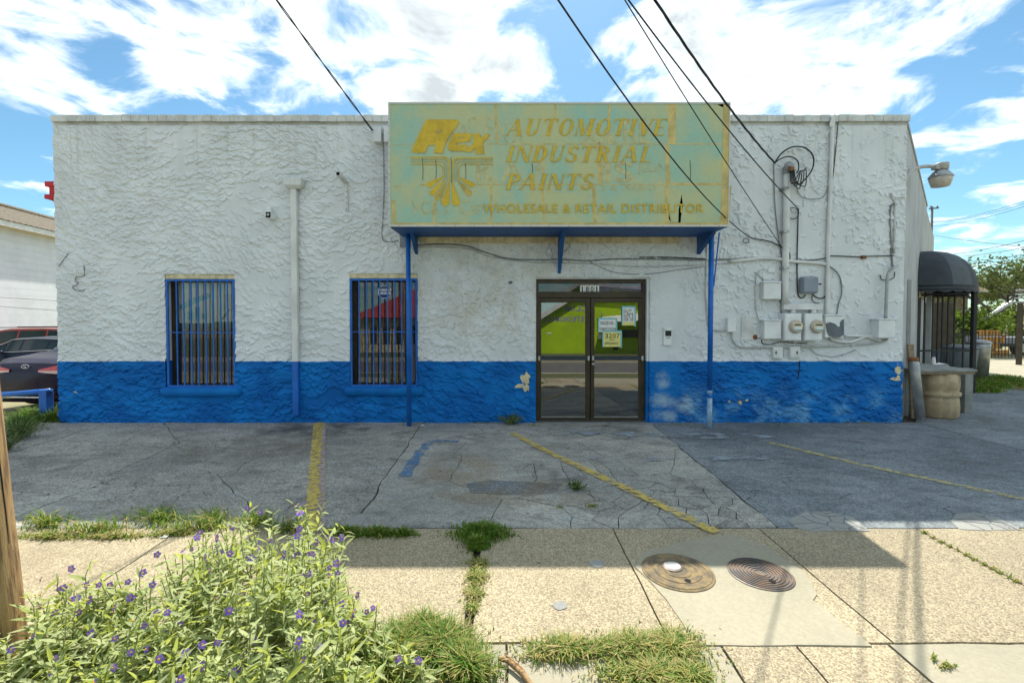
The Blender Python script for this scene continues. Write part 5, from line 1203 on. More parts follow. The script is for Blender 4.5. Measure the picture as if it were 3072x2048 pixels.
# work truck trailer, pallets, boom and parked car behind the fence
ty = 13.0
tk = empty('flatbed_trailer', (W(3040,1040,ty).x,ty,0), 'grey box trailer behind the iron fence', 'trailer')
a = W(3012,1045,ty); b = W(3140,1012,ty); MB().box((a.x,ty,.55),(b.x,ty+1.8,b.z)).build('box', M['gate_grey'], tk, bevel=.02); MB().box((a.x-.1,ty-.02,.42),(b.x,ty+1.9,.55)).build('chassis', M['iron'], tk)
for dx in (.8, 1.7): 
    w_ = MB().lathe([(.05,-.12),(.33,-.12),(.36,-.08),(.36,.08),(.33,.12),(.05,.12)], (a.x+dx,ty+.1,.36), 20, axis='y').build('wheel', M['rubber'], tk, smooth=True); MB().lathe([(.03,-.14),(.2,-.13),(.2,-.11)], (a.x+dx,ty+.1,.36), 16, axis='y').build('rim', M['galv'], w_)
MB().box((a.x-.06,ty-.05,.8),(a.x,ty+.05,.95)).build('tail_lamp', M['lens_red'], tk)
plt_ = [(2962,985),(2975,1010),(2960,1035),(2990,1050)]
for i, (px, py) in enumerate(plt_):
    c = W(px, 1062, 12.6); lab = ('topmost orange pallet standing by the trailer','second orange pallet from the top by the trailer','third orange pallet from the top by the trailer','lowest orange pallet by the trailer')[i]; z0 = .05+(3-i)*.29
    p_ = empty('pallet', (c.x, 12.6, z0), lab, 'pallet', 'pallets behind the fence')
    for k in range(4): MB().box((c.x-.45+.24*k,12.5,z0),(c.x-.27+.24*k,12.55,z0+.26)).build('board', M['wood_or'], p_)
    for k in range(2): MB().box((c.x-.48,12.56,z0+.03+.15*k),(c.x+.52,12.64,z0+.09+.15*k)).build('stringer', M['wood_or'], p_)
bm_ = empty('boom_lift', (W(2990,930,21).x,21,0), 'silver ladder boom slanting above the trailer', 'boom')
a, b = W(2942,962,20), W(3036,905,20); MB().bar(a, b, .09, .16).build('boom', M['alu'], bm_); MB().bar(a+Vector((.5,.4,-.1)), b+Vector((0,.4,-.1)), .08, .1).build('boom', M['alu'], bm_)
for k in range(6): q = a.lerp(b, .15+.15*k); MB().bar(q+Vector((0,-.05,.05)), q+Vector((.2,.42,.0)), .04, .04).build('rung', M['alu'], bm_)
q = W(3034,893,20); m = MB()
for (x0, z0, x1, z1) in ((-.2,-.3,.35,-.3),(-.2,.15,.35,.15),(-.2,-.3,-.2,.15),(.35,-.3,.35,.15)): m.bar(q+Vector((x0,0,z0)), q+Vector((x1,0,z1)), .07, .07)
m.build('cage', M['iron'], bm_); MB().box((a.x+.2,20,-.3),(a.x+.9,20.8,a.z)).build('base', M['iron'], bm_)

# ================================================================== CARS
def car(name, loc, rz, paint, lab, L=4.8, Wd=1.82, top=1.46, kind='sedan'):
    """lofted body; local x forward, origin on the ground at the middle"""
    r_ = empty(name, loc, lab, 'car'); hw = Wd/2
    if kind == 'sedan':
        st = [(-.50,.62,.78,.80),(-.485,.80,.98,1.0),(-.44,.92,1.07,1.09),(-.33,.98,1.11,1.14),(-.285,.98,1.10,1.18),(-.16,.99,1.06,1.42),(-.02,1.0,1.03,1.46),(.10,1.0,1.01,1.42),(.235,.99,.99,1.03),(.36,.98,.93,.96),(.45,.93,.80,.83),(.49,.82,.66,.68),(.50,.62,.55,.57)]
    else:
        st = [(-.50,.70,.90,.95),(-.49,.90,1.12,1.16),(-.46,.97,1.14,1.50),(-.40,.98,1.14,1.70),(-.2,1.0,1.12,1.74),(.02,1.0,1.10,1.73),(.12,1.0,1.08,1.62),(.24,.99,1.05,1.09),(.38,.98,1.0,1.03),(.46,.92,.88,.92),(.49,.82,.7,.74),(.50,.62,.55,.57)]
    sc = top/max(s[3] for s in st)
    def ev(x):
        for a, b in zip(st[:-1], st[1:]):
            if a[0] <= x <= b[0]: t = (x-a[0])/(b[0]-a[0]); return [a[i]+(b[i]-a[i])*t for i in range(1, 4)]
        return list(st[-1][1:])
    xs_ = sorted(set([s[0] for s in st]+[i/40-.5 for i in range(41)]))
    def ring_(x):
        w, bl, rf_ = ev(x); bl *= sc; rf_ *= sc; w *= hw; rw = w*(.98-.36*min(1, (rf_-bl)/.35))
        half = [(w*.86,.22),(w*.97,.34),(w*1.0,.58),(w*.985,bl-.12),(w*.95,bl),(rw,rf_-.03 if rf_-bl > .1 else rf_-.008),(rw*.86,rf_),(rw*.4,rf_+.012)]
        return half
    m = MB(); n_ = 16
    for x in xs_:
        hf = ring_(x)
        for (w, z) in hf: m.v.append(Vector((x*L, -w, z)))
        for (w, z) in reversed(hf): m.v.append(Vector((x*L, w, z)))
    for i in range(len(xs_)-1):
        for j in range(n_): m.f.append((i*n_+j, i*n_+(j+1) % n_, (i+1)*n_+(j+1) % n_, (i+1)*n_+j)); m.m.append(0)
    m.f.append(tuple(range(n_))); m.f.append(tuple((len(xs_)-1)*n_+j for j in reversed(range(n_)))); m.m += [0,0]
    o_ = ORG[r_.name].copy()
    def fin(mb, nm, mat, parent=r_, smooth=True, **kw):
        mb.v = [p+o_ for p in mb.v]; return mb.build(nm, mat, parent, smooth=smooth, **kw)
    body = fin(m, 'body', paint)
    def sidewin(xa, xb, s):
        g = MB(); k = 8
        for i in range(k+1):
            x = xa+(xb-xa)*i/k; hf = ring_(x); (w0, z0), (w1, z1) = hf[4], hf[5]
            for t in (.10, .90): g.v.append(Vector((x*L, s*(w0+(w1-w0)*t+.006), z0+(z1-z0)*t)))
        for i in range(k): g.f.append((2*i,2*i+2,2*i+3,2*i+1)); g.m.append(0)
        return fin(g, 'side_window', M['car_glass'])
    def belt(xa, xb, s):
        pts = []
        for i in range(13): x = xa+(xb-xa)*i/12; w0, z0 = ring_(x)[4]; pts.append(Vector((x*L, s*(w0+.008), z0+.01)))
        for i in range(13): x = xb+(xa-xb)*i/12; w0, z0 = ring_(x)[5]; pts.append(Vector((x*L, s*(w0+.010), z0+.004)))
        fin(MB().tube(pts+[pts[0]], .012, 6), 'window_trim', M['chrome'])
    spans = [(-.235,-.115),(-.105,.03),(.04,.165)] if kind == 'sedan' else [(-.42,-.25),(-.24,-.06),(-.05,.13)]
    for s in (-1, 1):
        for a, b in spans: sidewin(a, b, s)
        belt(spans[0][0], spans[-1][1], s)
    def topglass(xa, xb, nm):
        g = MB(); k = 6
        for i in range(k+1):
            x = xa+(xb-xa)*i/k; hf = ring_(x); w, z = hf[6]
            for y in (-.9,-.45,0,.45,.9): g.v.append(Vector((x*L, y*w, z+.012+.010*(1-abs(y)))))
        for i in range(k):
            for j in range(4): g.f.append((i*5+j,(i+1)*5+j,(i+1)*5+j+1,i*5+j+1)); g.m.append(0)
        fin(g, nm, M['car_glass'])
    topglass(*((-.275,-.165) if kind == 'sedan' else (-.47,-.405)), 'rear_window'); topglass(*((.115,.228) if kind == 'sedan' else (.125,.235)), 'windshield')
    for s in (-1, 1):
        for x in (-.305*L, .30*L):
            w_ = fin(MB().lathe([(.10,-.11),(.30,-.11),(.335,-.07),(.335,.07),(.30,.11),(.10,.11)], (x, s*(hw-.10), .335), 24, axis='y'), 'wheel', M['rubber'])
            fin(MB().lathe([(.02,-.12),(.20,-.115),(.225,-.10),(.225,.10),(.20,.115),(.02,.12)], (x, s*(hw-.10), .335), 18, axis='y'), 'rim', M['galv'], w_)
        # wrap-round tail lamp
        zb = .83*sc*1.06; t = MB()
        prof = [(-.497,.36,-.01),(-.496,.58,.0),(-.490,.74,.01),(-.474,.885,.02),(-.44,.955,.03)]
        for (x, wy, dz) in prof: hh_ = .03+.065*min(1, (wy-.40)/.45); t.v += [Vector((x*L-.02, s*hw*wy, zb+dz-hh_)), Vector((x*L-.02, s*hw*wy*1.0, zb+dz-hh_*.2)), Vector((x*L-.008, s*hw*wy, zb+dz+hh_*1.1))]
        for i in range(len(prof)-1):
            t.f += [(3*i,3*i+3,3*i+4,3*i+1),(3*i+1,3*i+4,3*i+5,3*i+2)]; t.m += [1, 0]
        fin(t, 'tail_lamp', [M['lens_red'], M['lens_clear']])
        fin(MB().tube([(-.50*L-.02, s*hw*.58,.27),(-.50*L+.1, s*hw*.58,.27)], .045, 12), 'exhaust_tip', M['chrome'])
        fin(MB().box((.10*L, s*(hw+.02), .98*sc),(.135*L, s*(hw+.16), 1.08*sc)), 'mirror', paint, bevel=.03)
    fin(MB().box((-.505*L-.012,-hw*.8,.29),(-.47*L,hw*.8,.46)), 'rear_bumper', paint, bevel=.04)
    fin(MB().bar((-.512*L,-hw*.78,.33),(-.512*L,hw*.78,.33), .03, .03), 'bumper_trim', M['chrome'])
    em = MB().tube([(-.494*L, .0+.09*math.cos(a), .955*sc+.038*math.sin(a)) for a in [k*.3142 for k in range(21)]], .007, 6, cap=False); em.tube([(-.496*L,-.04,.930*sc),(-.496*L,-.005,.955*sc),(-.496*L,.005,.955*sc),(-.496*L,.04,.98*sc)], .007, 6); fin(em, 'emblem', M['chrome'])
    if kind == 'suv':
        for s in (-1, 1): fin(MB().bar((-.40*L,s*hw*.6,top+.04),(.08*L,s*hw*.6,top+.03), .04, .03), 'roof_rail', M['iron'])
    fin(MB().box((-.44*L,-hw*.8,.2),(.44*L,hw*.8,.4)), 'underbody', M['rubber'])
    r_.rotation_euler = (0, 0, rz); return r_
# nearest car shows its tail; the two behind stand across
def cgz(y): return -.10-.48*y/14
car('parked_car', (-9.78, 4.0, cgz(1.6)-.02), R(85.5), M['carpaint_plum'], 'dark plum sedan parked tail-out by the left corner')
car('parked_car', (-15.5, 7.6, cgz(7)), R(196), M['carpaint_blue'], 'midnight blue sedan parked sideways behind the plum one')
car('parked_car', (-20.0, 11.2, cgz(10)), R(200), M['carpaint_red'], 'red sport utility car farthest back by the white neighbour', L=4.7, Wd=1.88, top=1.76, kind='suv')
# blue pipe rail
rl = empty('pipe_rail', (W(140,1250,.3).x,.3,-.1), 'blue pipe guard rail on a square post by the left corner', 'rail')
c = W(140,1250,.3); MB().box((c.x-.07,.23,-.15),(c.x+.07,.37,W(140,1168,.3).z)).build('post', M['blue'], rl, bevel=.01)
MB().tube([W(150,1172,.3), W(90,1177,.3), W(-200,1200,.35)], .045, 14).build('pipe', M['blue'], rl, smooth=True); MB().box((c.x-2.6,.25,-.15),(c.x-2.46,.39,.42)).build('post', M['blue'], rl, bevel=.01)
# neighbour's white building with a tiled hip roof
nb = empty('neighbour_building', (-24,13,-.5), 'white sided neighbour building with a brown tile roof', 'building')
def nbp(t, o, z): return Vector((-19.6-.2*t-o*.98, 4+.98*t-o*.2, z))
ze = 5.55
MB().prism([(0,-.6),(19,-.6),(19,ze),(0,ze)], 0, .3, map=lambda a, b, hh: nbp(a, hh, b)).build('side_wall', M['siding'], nb)
MB().quad(nbp(0,0,-.6), nbp(0,10,-.6), nbp(0,10,ze), nbp(0,0,ze)).build('end_wall', M['siding'], nb)
bmz = MB().prism([(0,0),(19,0),(19,.3),(0,.3)], .0, .02, map=lambda a, b, hh: nbp(a, -.004-hh*(1-b/.3)-.002, b))
for i in range(20): z = -.2+i*.29; MB().prism([(0,z),(19,z),(19,z+.284),(0,z+.284)], -.003, -.014, map=lambda a, b, hh: nbp(a, hh, b)).build('siding_board', M['siding'], nb)
MB().prism([(-.6,ze-.05),(19.6,ze-.05),(19.6,ze+.17),(-.6,ze+.17)], -.50, -.45, map=lambda a, b, hh: nbp(a, hh, b)).build('fascia', M['white'], nb)
MB().prism([(-.6,-.45),(19.6,-.45),(19.6,.05),(-.6,.05)], ze-.03, ze+.0, map=lambda a, b, hh: nbp(a, b, hh)).build('soffit', M['cream'], nb)
rt = empty('roof', nbp(9,3,ze)); rt.parent = nb; rt.location = nbp(9,3,ze)-ORG[nb.name]
nr = 9
for i in range(nr):                                       # overlapping courses of rolled tile up to the hip
    o0 = -.55+i*.36; zz = ze+.17+i*.155; t0 = -.5+max(0, (i-1))*.32; t1 = 19.5-max(0, (i-1))*.32; m = MB(); k = int((t1-t0)/.08); 
    for j in range(k+1):
        t = t0+(t1-t0)*j/k; b_ = .03*abs(math.sin(t*math.pi/.30)); m.v += [nbp(t, o0, zz+b_), nbp(t, o0+.40, zz+.185+b_)]
    for j in range(k): m.f.append((2*j,2*j+2,2*j+3,2*j+1)); m.m.append(0)
    m.build('tile_course', M['tile'], rt, smooth=True)
m = MB(); m.tube([nbp(-.5+i*.32+ .3, -.5+i*.36, ze+.26+i*.165) for i in range(9)], .11, 10); m.build('hip_tiles', M['rust'], rt, smooth=True)
m = MB(); m.tube([nbp(6.4, -.5+i*.1*3.6, ze+.27+i*.155) for i in range(6)], .13, 10); m.build('ridge_tiles', M['rust'], rt, smooth=True)
MB().tube([nbp(2.3,2.7,ze+1.62), nbp(16.7,2.7,ze+1.62)], .12, 10).build('ridge_tiles', M['tile'], rt, smooth=True)
MB().add([nbp(2.3,2.7,ze+1.6), nbp(16.7,2.7,ze+1.6), nbp(19.5,6,ze+.2), nbp(-.5,6,ze+.2)], [(0,1,2,3)]).build('back_slope', M['tile'], rt)
# thin wires in front of the neighbour and over the side street
def wire(a, b, sag, r, lab):
    P = [a.lerp(b, i/12)-Vector((0,0,sag*4*(i/12)*(1-i/12))) for i in range(13)]; MB().tube(P, r, 5).build('overhead_wire', M['cable_g'] if r < .012 else M['cable'], smooth=True, label=lab, cat='wire', group='overhead wires')
wire(W(-60,888,10), W(230,906,12), .0, .010, 'upper thin wire in front of the white neighbour'); wire(W(-60,914,10), W(230,936,12), .0, .010, 'lower thin wire in front of the white neighbour')
up = empty('utility_pole', (W(2799,900,40).x,40,0), 'far utility pole with a short crossarm behind the grey wall', 'utility pole')
c = W(2796,640,40); MB().tube([(c.x,40,-.6),(c.x,40,W(2797,620,40).z)], .10, 10).build('pole', M['bark'], up, smooth=True); MB().bar(W(2788,626,40), W(2816,624,40), .12, .12).build('crossarm', M['bark'], up)
for px in (2792, 2812): q = W(px,622,40); MB().lathe([(.06,0),(.09,.08),(.05,.2)], q, 10).build('insulator', M['grey_box'], up, smooth=True)
for i, (a, b, s_) in enumerate((((2798,665,40),(3120,588,22),.3),((2798,668,40),(3120,596,22),.3),((2798,678,40),(3120,604,22),.3),((2800,705,30),(3120,744,18),.1),((2860,762,30),(3120,710,14),.1),((2870,770,30),(3120,733,14),.1),((2880,784,30),(3120,755,14),.1),((2900,788,34),(3120,770,20),.1))):
    wire(W(*a), W(*b), s_, .014 if i < 3 else .016, ('highest','second highest','third highest','single downward','upper crossing','middle crossing','lower crossing','lowest crossing')[i]+' overhead wire at the right of the sky')
# ================================================================== COVERS IN THE WALK
def cover(px, py, r_, mats, rings, lab, name, lid=False):
    c = G(px, py); c.z = .004; cv = empty(name, (c.x,c.y,0), lab, 'manhole cover')
    MB().lathe([(r_*1.02,-.02),(r_*1.02,.006),(r_*.99,.008),(.01,.008)], c, 48).build('plate', mats[0], cv)
    for i in range(rings):
        a = r_*(.96-.85*i/rings); w = r_*.85/rings*.48
        m = MB(); m.lathe([(a,.008),(a-w*.15,.013),(a-w*.85,.013),(a-w,.008)], c, 48, cap=False); m.build('ridge', mats[1], cv, smooth=False)
    q = c+Vector((.02,-r_*.55,.0085)); MB().lathe([(.022,0),(.022,.001)], q+Vector((0,0,.005)), 12).build('pick_hole', M['black'], cv)
    if lid:
        q = c+Vector((-.02,.055,0)); MB().lathe([(.072,.006),(.072,.014),(.060,.016),(.005,.016)], q, 28).build('lid_rim', M['iron_cover'], cv); MB().lathe([(.060,.0165),(.058,.0185),(.004,.0185)], q, 28).build('lid', M['galv'], cv)
cover(2033, 1716, .245, (M['sand'], M['sand']), 3, 'sand-covered iron utility cover with a small white lid', 'utility_cover', True)
cover(2281, 1722, .210, (M['iron_cover'], M['iron_cover']), 8, 'ringed iron utility cover right of the sandy one', 'utility_cover')
# stick and litter
st_ = empty('palm_stalk', G(1545,2000), 'dry brown stalk lying on the paving at the bottom edge', 'stalk')
MB().tube(smoothpts([G(1497,1985)+Vector((0,0,.02)), G(1530,2000)+Vector((0,0,.025)), G(1575,2040)+Vector((0,0,.02)), G(1600,2070)+Vector((0,0,.01))]), [.012]*19, 7).build('stem', M['wood_pole'], st_, smooth=True); MB().tube(smoothpts([G(1520,1975)+Vector((0,0,.015)), G(1560,2010)+Vector((0,0,.02)), G(1590,2050)+Vector((0,0,.01))]), .007, 6).build('stem', M['wood_pole'], st_, smooth=True)
def scrap(px, py, w, h_, mat, lab, z=.006):
    c = G(px, py); m = MB()
    for a in range(4):
        for b in range(3): m.v.append(Vector((c.x+(a-1.5)*w/3, c.y+(b-1)*h_/2, z+.01*abs(mnoise.noise((a*.9+px, b*.8, 1))))))
    for a in range(3):
        for b in range(2): m.f.append((a*3+b,(a+1)*3+b,(a+1)*3+b+1,a*3+b+1)); m.m.append(0)
    m.build('litter', mat, smooth=True, label=lab, cat='litter')
scrap(496, 1610, .05, .05, M['paper'], 'white scrap of litter on the left sidewalk'); scrap(1268, 1276, .06, .08, M['paper'], 'pale scrap of litter by the left blue post'); scrap(1490, 1258, .07, .09, M['red'], 'red scrap of litter beside the weed at the door', .02)
# ================================================================== UTILITY POLE, LEFT EDGE
pl = empty('utility_pole', (-2.75,-5.5,0), 'leaning weathered timber utility pole at the left edge', 'utility pole')
m = MB(); nn, hh = 26, 22
for i in range(hh+1):
    z = -.15+9.2*(i/hh)**1.6; cx = -2.81-.078*z; rr = .145-.006*z
    for j in range(nn):
        a = 2*math.pi*j/nn; g_ = mnoise.noise((math.cos(a)*5, math.sin(a)*5, z*.35)); g2 = mnoise.noise((math.cos(a)*12, math.sin(a)*12, z*.8))
        m.v.append(Vector((cx+math.cos(a)*(rr+g_*.012+g2*.009), -5.5+math.sin(a)*(rr+g_*.012+g2*.009), z)))
for i in range(hh):
    for j in range(nn): m.f.append((i*nn+j, i*nn+(j+1) % nn, (i+1)*nn+(j+1) % nn, (i+1)*nn+j)); m.m.append(0)
m.build('shaft', M['wood_pole'], pl, smooth=True)
for k in range(9):
    a = R(-100+k*13+random.uniform(-4,4)); z0 = random.uniform(.1,1.3); z1 = z0+random.uniform(.4,.9); P = []
    for i in range(5): z = z0+(z1-z0)*i/4; cx = -2.81-.078*z; w_ = .004*math.sin(z*9+k); P.append(Vector((cx+math.cos(a+w_*4)*(.146-.006*z), -5.5+math.sin(a+w_*4)*(.146-.006*z), z)))
    MB().tube(P, [.001,.003,.0045,.003,.001], 5).build('check_crack', M['black'], pl)
p2_ = empty('utility_pole', (-2.55,PT.y-.2,-.1), 'street pole behind the viewpoint that carries the service cables', 'utility pole')
MB().tube([(-2.55,PT.y-.2,-.2),(-2.55,PT.y-.2,9.6)], [.16,.11], 14).build('shaft', M['bark'], p2_, smooth=True); MB().bar((-5.2,PT.y-.1,8.9),(-2.3,PT.y-.1,8.9), .1, .12).build('crossarm', M['bark'], p2_); MB().bar((-5.1,PT.y-.12,7.45),(-2.3,PT.y-.12,7.45), .1, .12).build('crossarm', M['bark'], p2_)

# ================================================================== ACROSS THE STREET (seen in the glass)
gr = empty('lime_building', (5,-26,0), 'lime green club building across the street, mirrored in the door glass', 'building')
yg = -22.0
MB().add([(1.2,yg,-.1),(16,yg,-.1),(16,yg,2.9),(4.7,yg,3.75),(1.2,yg,1.55),(1.2,yg-7,-.1),(16,yg-7,-.1),(16,yg-7,2.9),(4.7,yg-7,3.75),(1.2,yg-7,1.55)], [(0,1,2,3,4),(5,9,8,7,6),(0,4,9,5),(1,6,7,2)]).build('wall', M['green_wall'], gr)
MB().add([(.4,yg+.5,1.25),(4.7,yg+.5,3.95),(16.6,yg+.5,3.05),(16.6,yg-7.5,3.05),(4.7,yg-7.5,3.95),(.4,yg-7.5,1.25),(.4,yg+.5,1.05),(4.7,yg+.5,3.75),(16.6,yg+.5,2.85)], [(0,1,4,5),(1,2,3,4),(0,6,7,1),(1,7,8,2)]).build('roof', M['wall_grey'], gr)
def far_text(s, x0, z0, x1, z1):
    n_ = len(s); w_ = (x1-x0)/n_
    for i, ch in enumerate(s):
        v, f = text2d(ch, .02); a = x1-w_*(i+1)+w_*(.36 if ch == 'I' else .1); b = x1-w_*i-w_*(.36 if ch == 'I' else .1); q = fit(v, (a, z0), (b, z1), True)
        mkobj('letter', [(p[0], yg+.006, p[1]) for p in q], f, M['lilac'], gr, fixn=False)
far_text('CLUB', 3.7, 2.72, 5.2, 3.05); far_text('GASTRONOMICO', 2.35, 2.02, 5.6, 2.36)
MB().add([(6.2,yg+.05,2.35),(10.5,yg+.05,2.75),(10.5,yg+2.2,2.2),(5.6,yg+2.2,1.95)], [(0,1,2,3)]).build('canopy', M['white'], gr); MB().box((5.9,yg+.02,.9),(6.4,yg+.3,1.25)).build('meter_box', M['white_box'], gr); MB().tube([(6.15,yg+.08,1.25),(6.15,yg+.08,2.6)], .03, 8).build('pipe', M['galv'], gr); MB().box((6.9,yg+.02,.2),(7.2,yg+.05,1.6)).build('downpipe', M['iron'], gr); MB().box((2.6,yg+.01,1.25),(2.9,yg+.03,1.32)).build('plaque', M['paper'], gr)
MB().box((10.2,yg-.02,0),(11.2,yg+.04,2.1)).build('door', M['bronze'], gr); MB().box((7.5,yg-.02,1.0),(9.2,yg+.04,1.5)).build('window', M['car_glass'], gr)
DX = 0.0
rh = empty('arcade_house', (-8,-25,0), 'tan house with red roof and arched arcade across the street, mirrored in the window', 'house')
yr = -22.5; arcs = [(-8.75+DX+.85*k, .24) for k in range(9)]
lps = [[(-9.6+DX,-.1),(-.9+DX,-.1),(-.9+DX,2.2),(-9.6+DX,2.2)]]+[[(x-w_, .5)]+[(x+w_, .5)]+[(x+w_*math.cos(k*math.pi/8), 1.5+w_*math.sin(k*math.pi/8)) for k in range(9)] for x, w_ in arcs]
v, f = filled(lps, .3); mkobj('arcade', [(p.x, yr+p.z, p.y) for p in v], f, M['cream'], rh)
MB().box((-9.6+DX,yr-2.2,-.1),(-.9+DX,yr-2,2.2)).build('inner_wall', M['wall_grey'], rh)
MB().add([(-10.2+DX,yr+.7,2.25),(-.3+DX,yr+.7,2.25),(-.3+DX,yr-8,2.25),(-10.2+DX,yr-8,2.25),(-6.4+DX,yr-3.0,4.5),(-3.6+DX,yr-3.0,4.5)], [(0,1,5,4),(1,2,5),(2,3,4,5),(3,0,4),(3,2,1,0)]).build('roof', M['roof_red'], rh)
fence_y = -17.4
f_ = empty('iron_fence', (-7,fence_y,0), 'iron fence in front of the arcade house across the street', 'fence')
o = MB().box((-.012,-.012,0),(.012,.012,1.3)).build('picket', M['iron'], f_); o.location = Vector((-13,fence_y,.65))-ORG[f_.name]
for i in range(1, 70): inst(o, 'picket', (-13+i*.18,fence_y,.65), parent=f_)
for z in (.2, .7, 1.2): MB().box((-13,fence_y-.015,z-.015),(-.6,fence_y+.015,z+.015)).build('rail', M['iron'], f_)

# ================================================================== PLANTS
def leafcard(L, w, fold=.25, curl=.2):
    """lanceolate leaf: base at origin, along +x, normal +z"""
    P = []; n_ = 5
    for i in range(n_+1):
        t = i/n_; ww = w*.5*math.sin(math.pi*min(1, t*.93+.07))**.9*(1-.25*t); z = -curl*L*t*t
        P.append([(t*L, -ww, z+fold*ww), (t*L, 0, z), (t*L, ww, z+fold*ww)])
    V = [p for row in P for p in row]; Fc = []
    for i in range(n_):
        for j in range(2): Fc.append((i*3+j, (i+1)*3+j, (i+1)*3+j+1, i*3+j+1))
    return V, Fc
class Leaves:
    def __init__(s): s.v = []; s.f = []; s.m = []; s.n = 0
    def add(s, base, mtx, mi):
        V, Fc = base
        A = np.array(V) @ np.array(mtx.to_3x3()).T + np.array(mtx.translation)
        s.v.append(A); s.f += [tuple(i+s.n for i in q) for q in Fc]; s.m += [mi]*len(Fc); s.n += len(V)
    def build(s, name, mats, parent=None, **kw):
        V = np.concatenate(s.v); me = bpy.data.meshes.new(name)
        org = Vector(((V[:,0].min()+V[:,0].max())/2, (V[:,1].min()+V[:,1].max())/2, V[:,2].min()))
        me.from_pydata((V-np.array(org)).tolist(), [], s.f)
        for m in mats: me.materials.append(m)
        me.polygons.foreach_set('material_index', s.m); me.polygons.foreach_set('use_smooth', [True]*len(s.f))
        o = bpy.data.objects.new(name, me); col.objects.link(o)
        if parent is not None: o.parent = parent; o.location = org-ORG[parent.name]
        else: o.location = org
        ORG[o.name] = org; return tag(o, **kw)
LB = [leafcard(1, .22, .3, .25), leafcard(1, .26, .15, .05), leafcard(1, .18, .4, .45), leafcard(1, .23, .3, -.15)]
LME = []
for mt in ('leaf', 'leaf_y'):
    for b in LB:
        me = bpy.data.meshes.new('leaf'); me.from_pydata(b[0], [], b[1]); me.materials.append(M[mt]); me.polygons.foreach_set('use_smooth', [True]*len(b[1])); LME.append(me)
def flower_mesh():
    m = MB(); 
    for k in range(5):
        a = k*2*math.pi/5
        for s in (-1, 1): pass
        d = Vector((math.cos(a), math.sin(a), 0)); n_ = Vector((-d.y, d.x, 0))
        m.add([d*.08, d*.55+n_*.42+Vector((0,0,.10)), d*.88+n_*.24+Vector((0,0,.05)), d*1.0, d*.88-n_*.24+Vector((0,0,.05)), d*.55-n_*.42+Vector((0,0,.10)), d*.45+Vector((0,0,.02))], [(0,1,6),(1,2,6),(2,3,6),(3,4,6),(4,5,6),(5,0,6)], 0)
    for k in range(5): a = k*2*math.pi/5+.6; d = Vector((math.cos(a), math.sin(a), 0)); m.tube([d*.06, d*.16+Vector((0,0,.35)), d*.10+Vector((0,0,.5))], [.06,.09,.03], 5, 1)
    me = bpy.data.meshes.new('flower'); me.from_pydata(m.v, [], m.f); me.materials.append(M['petal']); me.materials.append(M['anther']); me.polygons.foreach_set('material_index', m.m); return me
FLW = flower_mesh()
def prof_h(px):
    """height of the shrub's outline (m) against the photo column of its foot"""
    T_ = [(-300,.36),(0,.38),(200,.38),(400,.47),(560,.59),(680,.66),(800,.76),(900,.81),(980,.70),(1050,.55),(1110,.38),(1180,.25)]
    for (a, ha), (b, hb) in zip(T_[:-1], T_[1:]):
        if a <= px <= b: return ha+(hb-ha)*(px-a)/(b-a)
    return .3
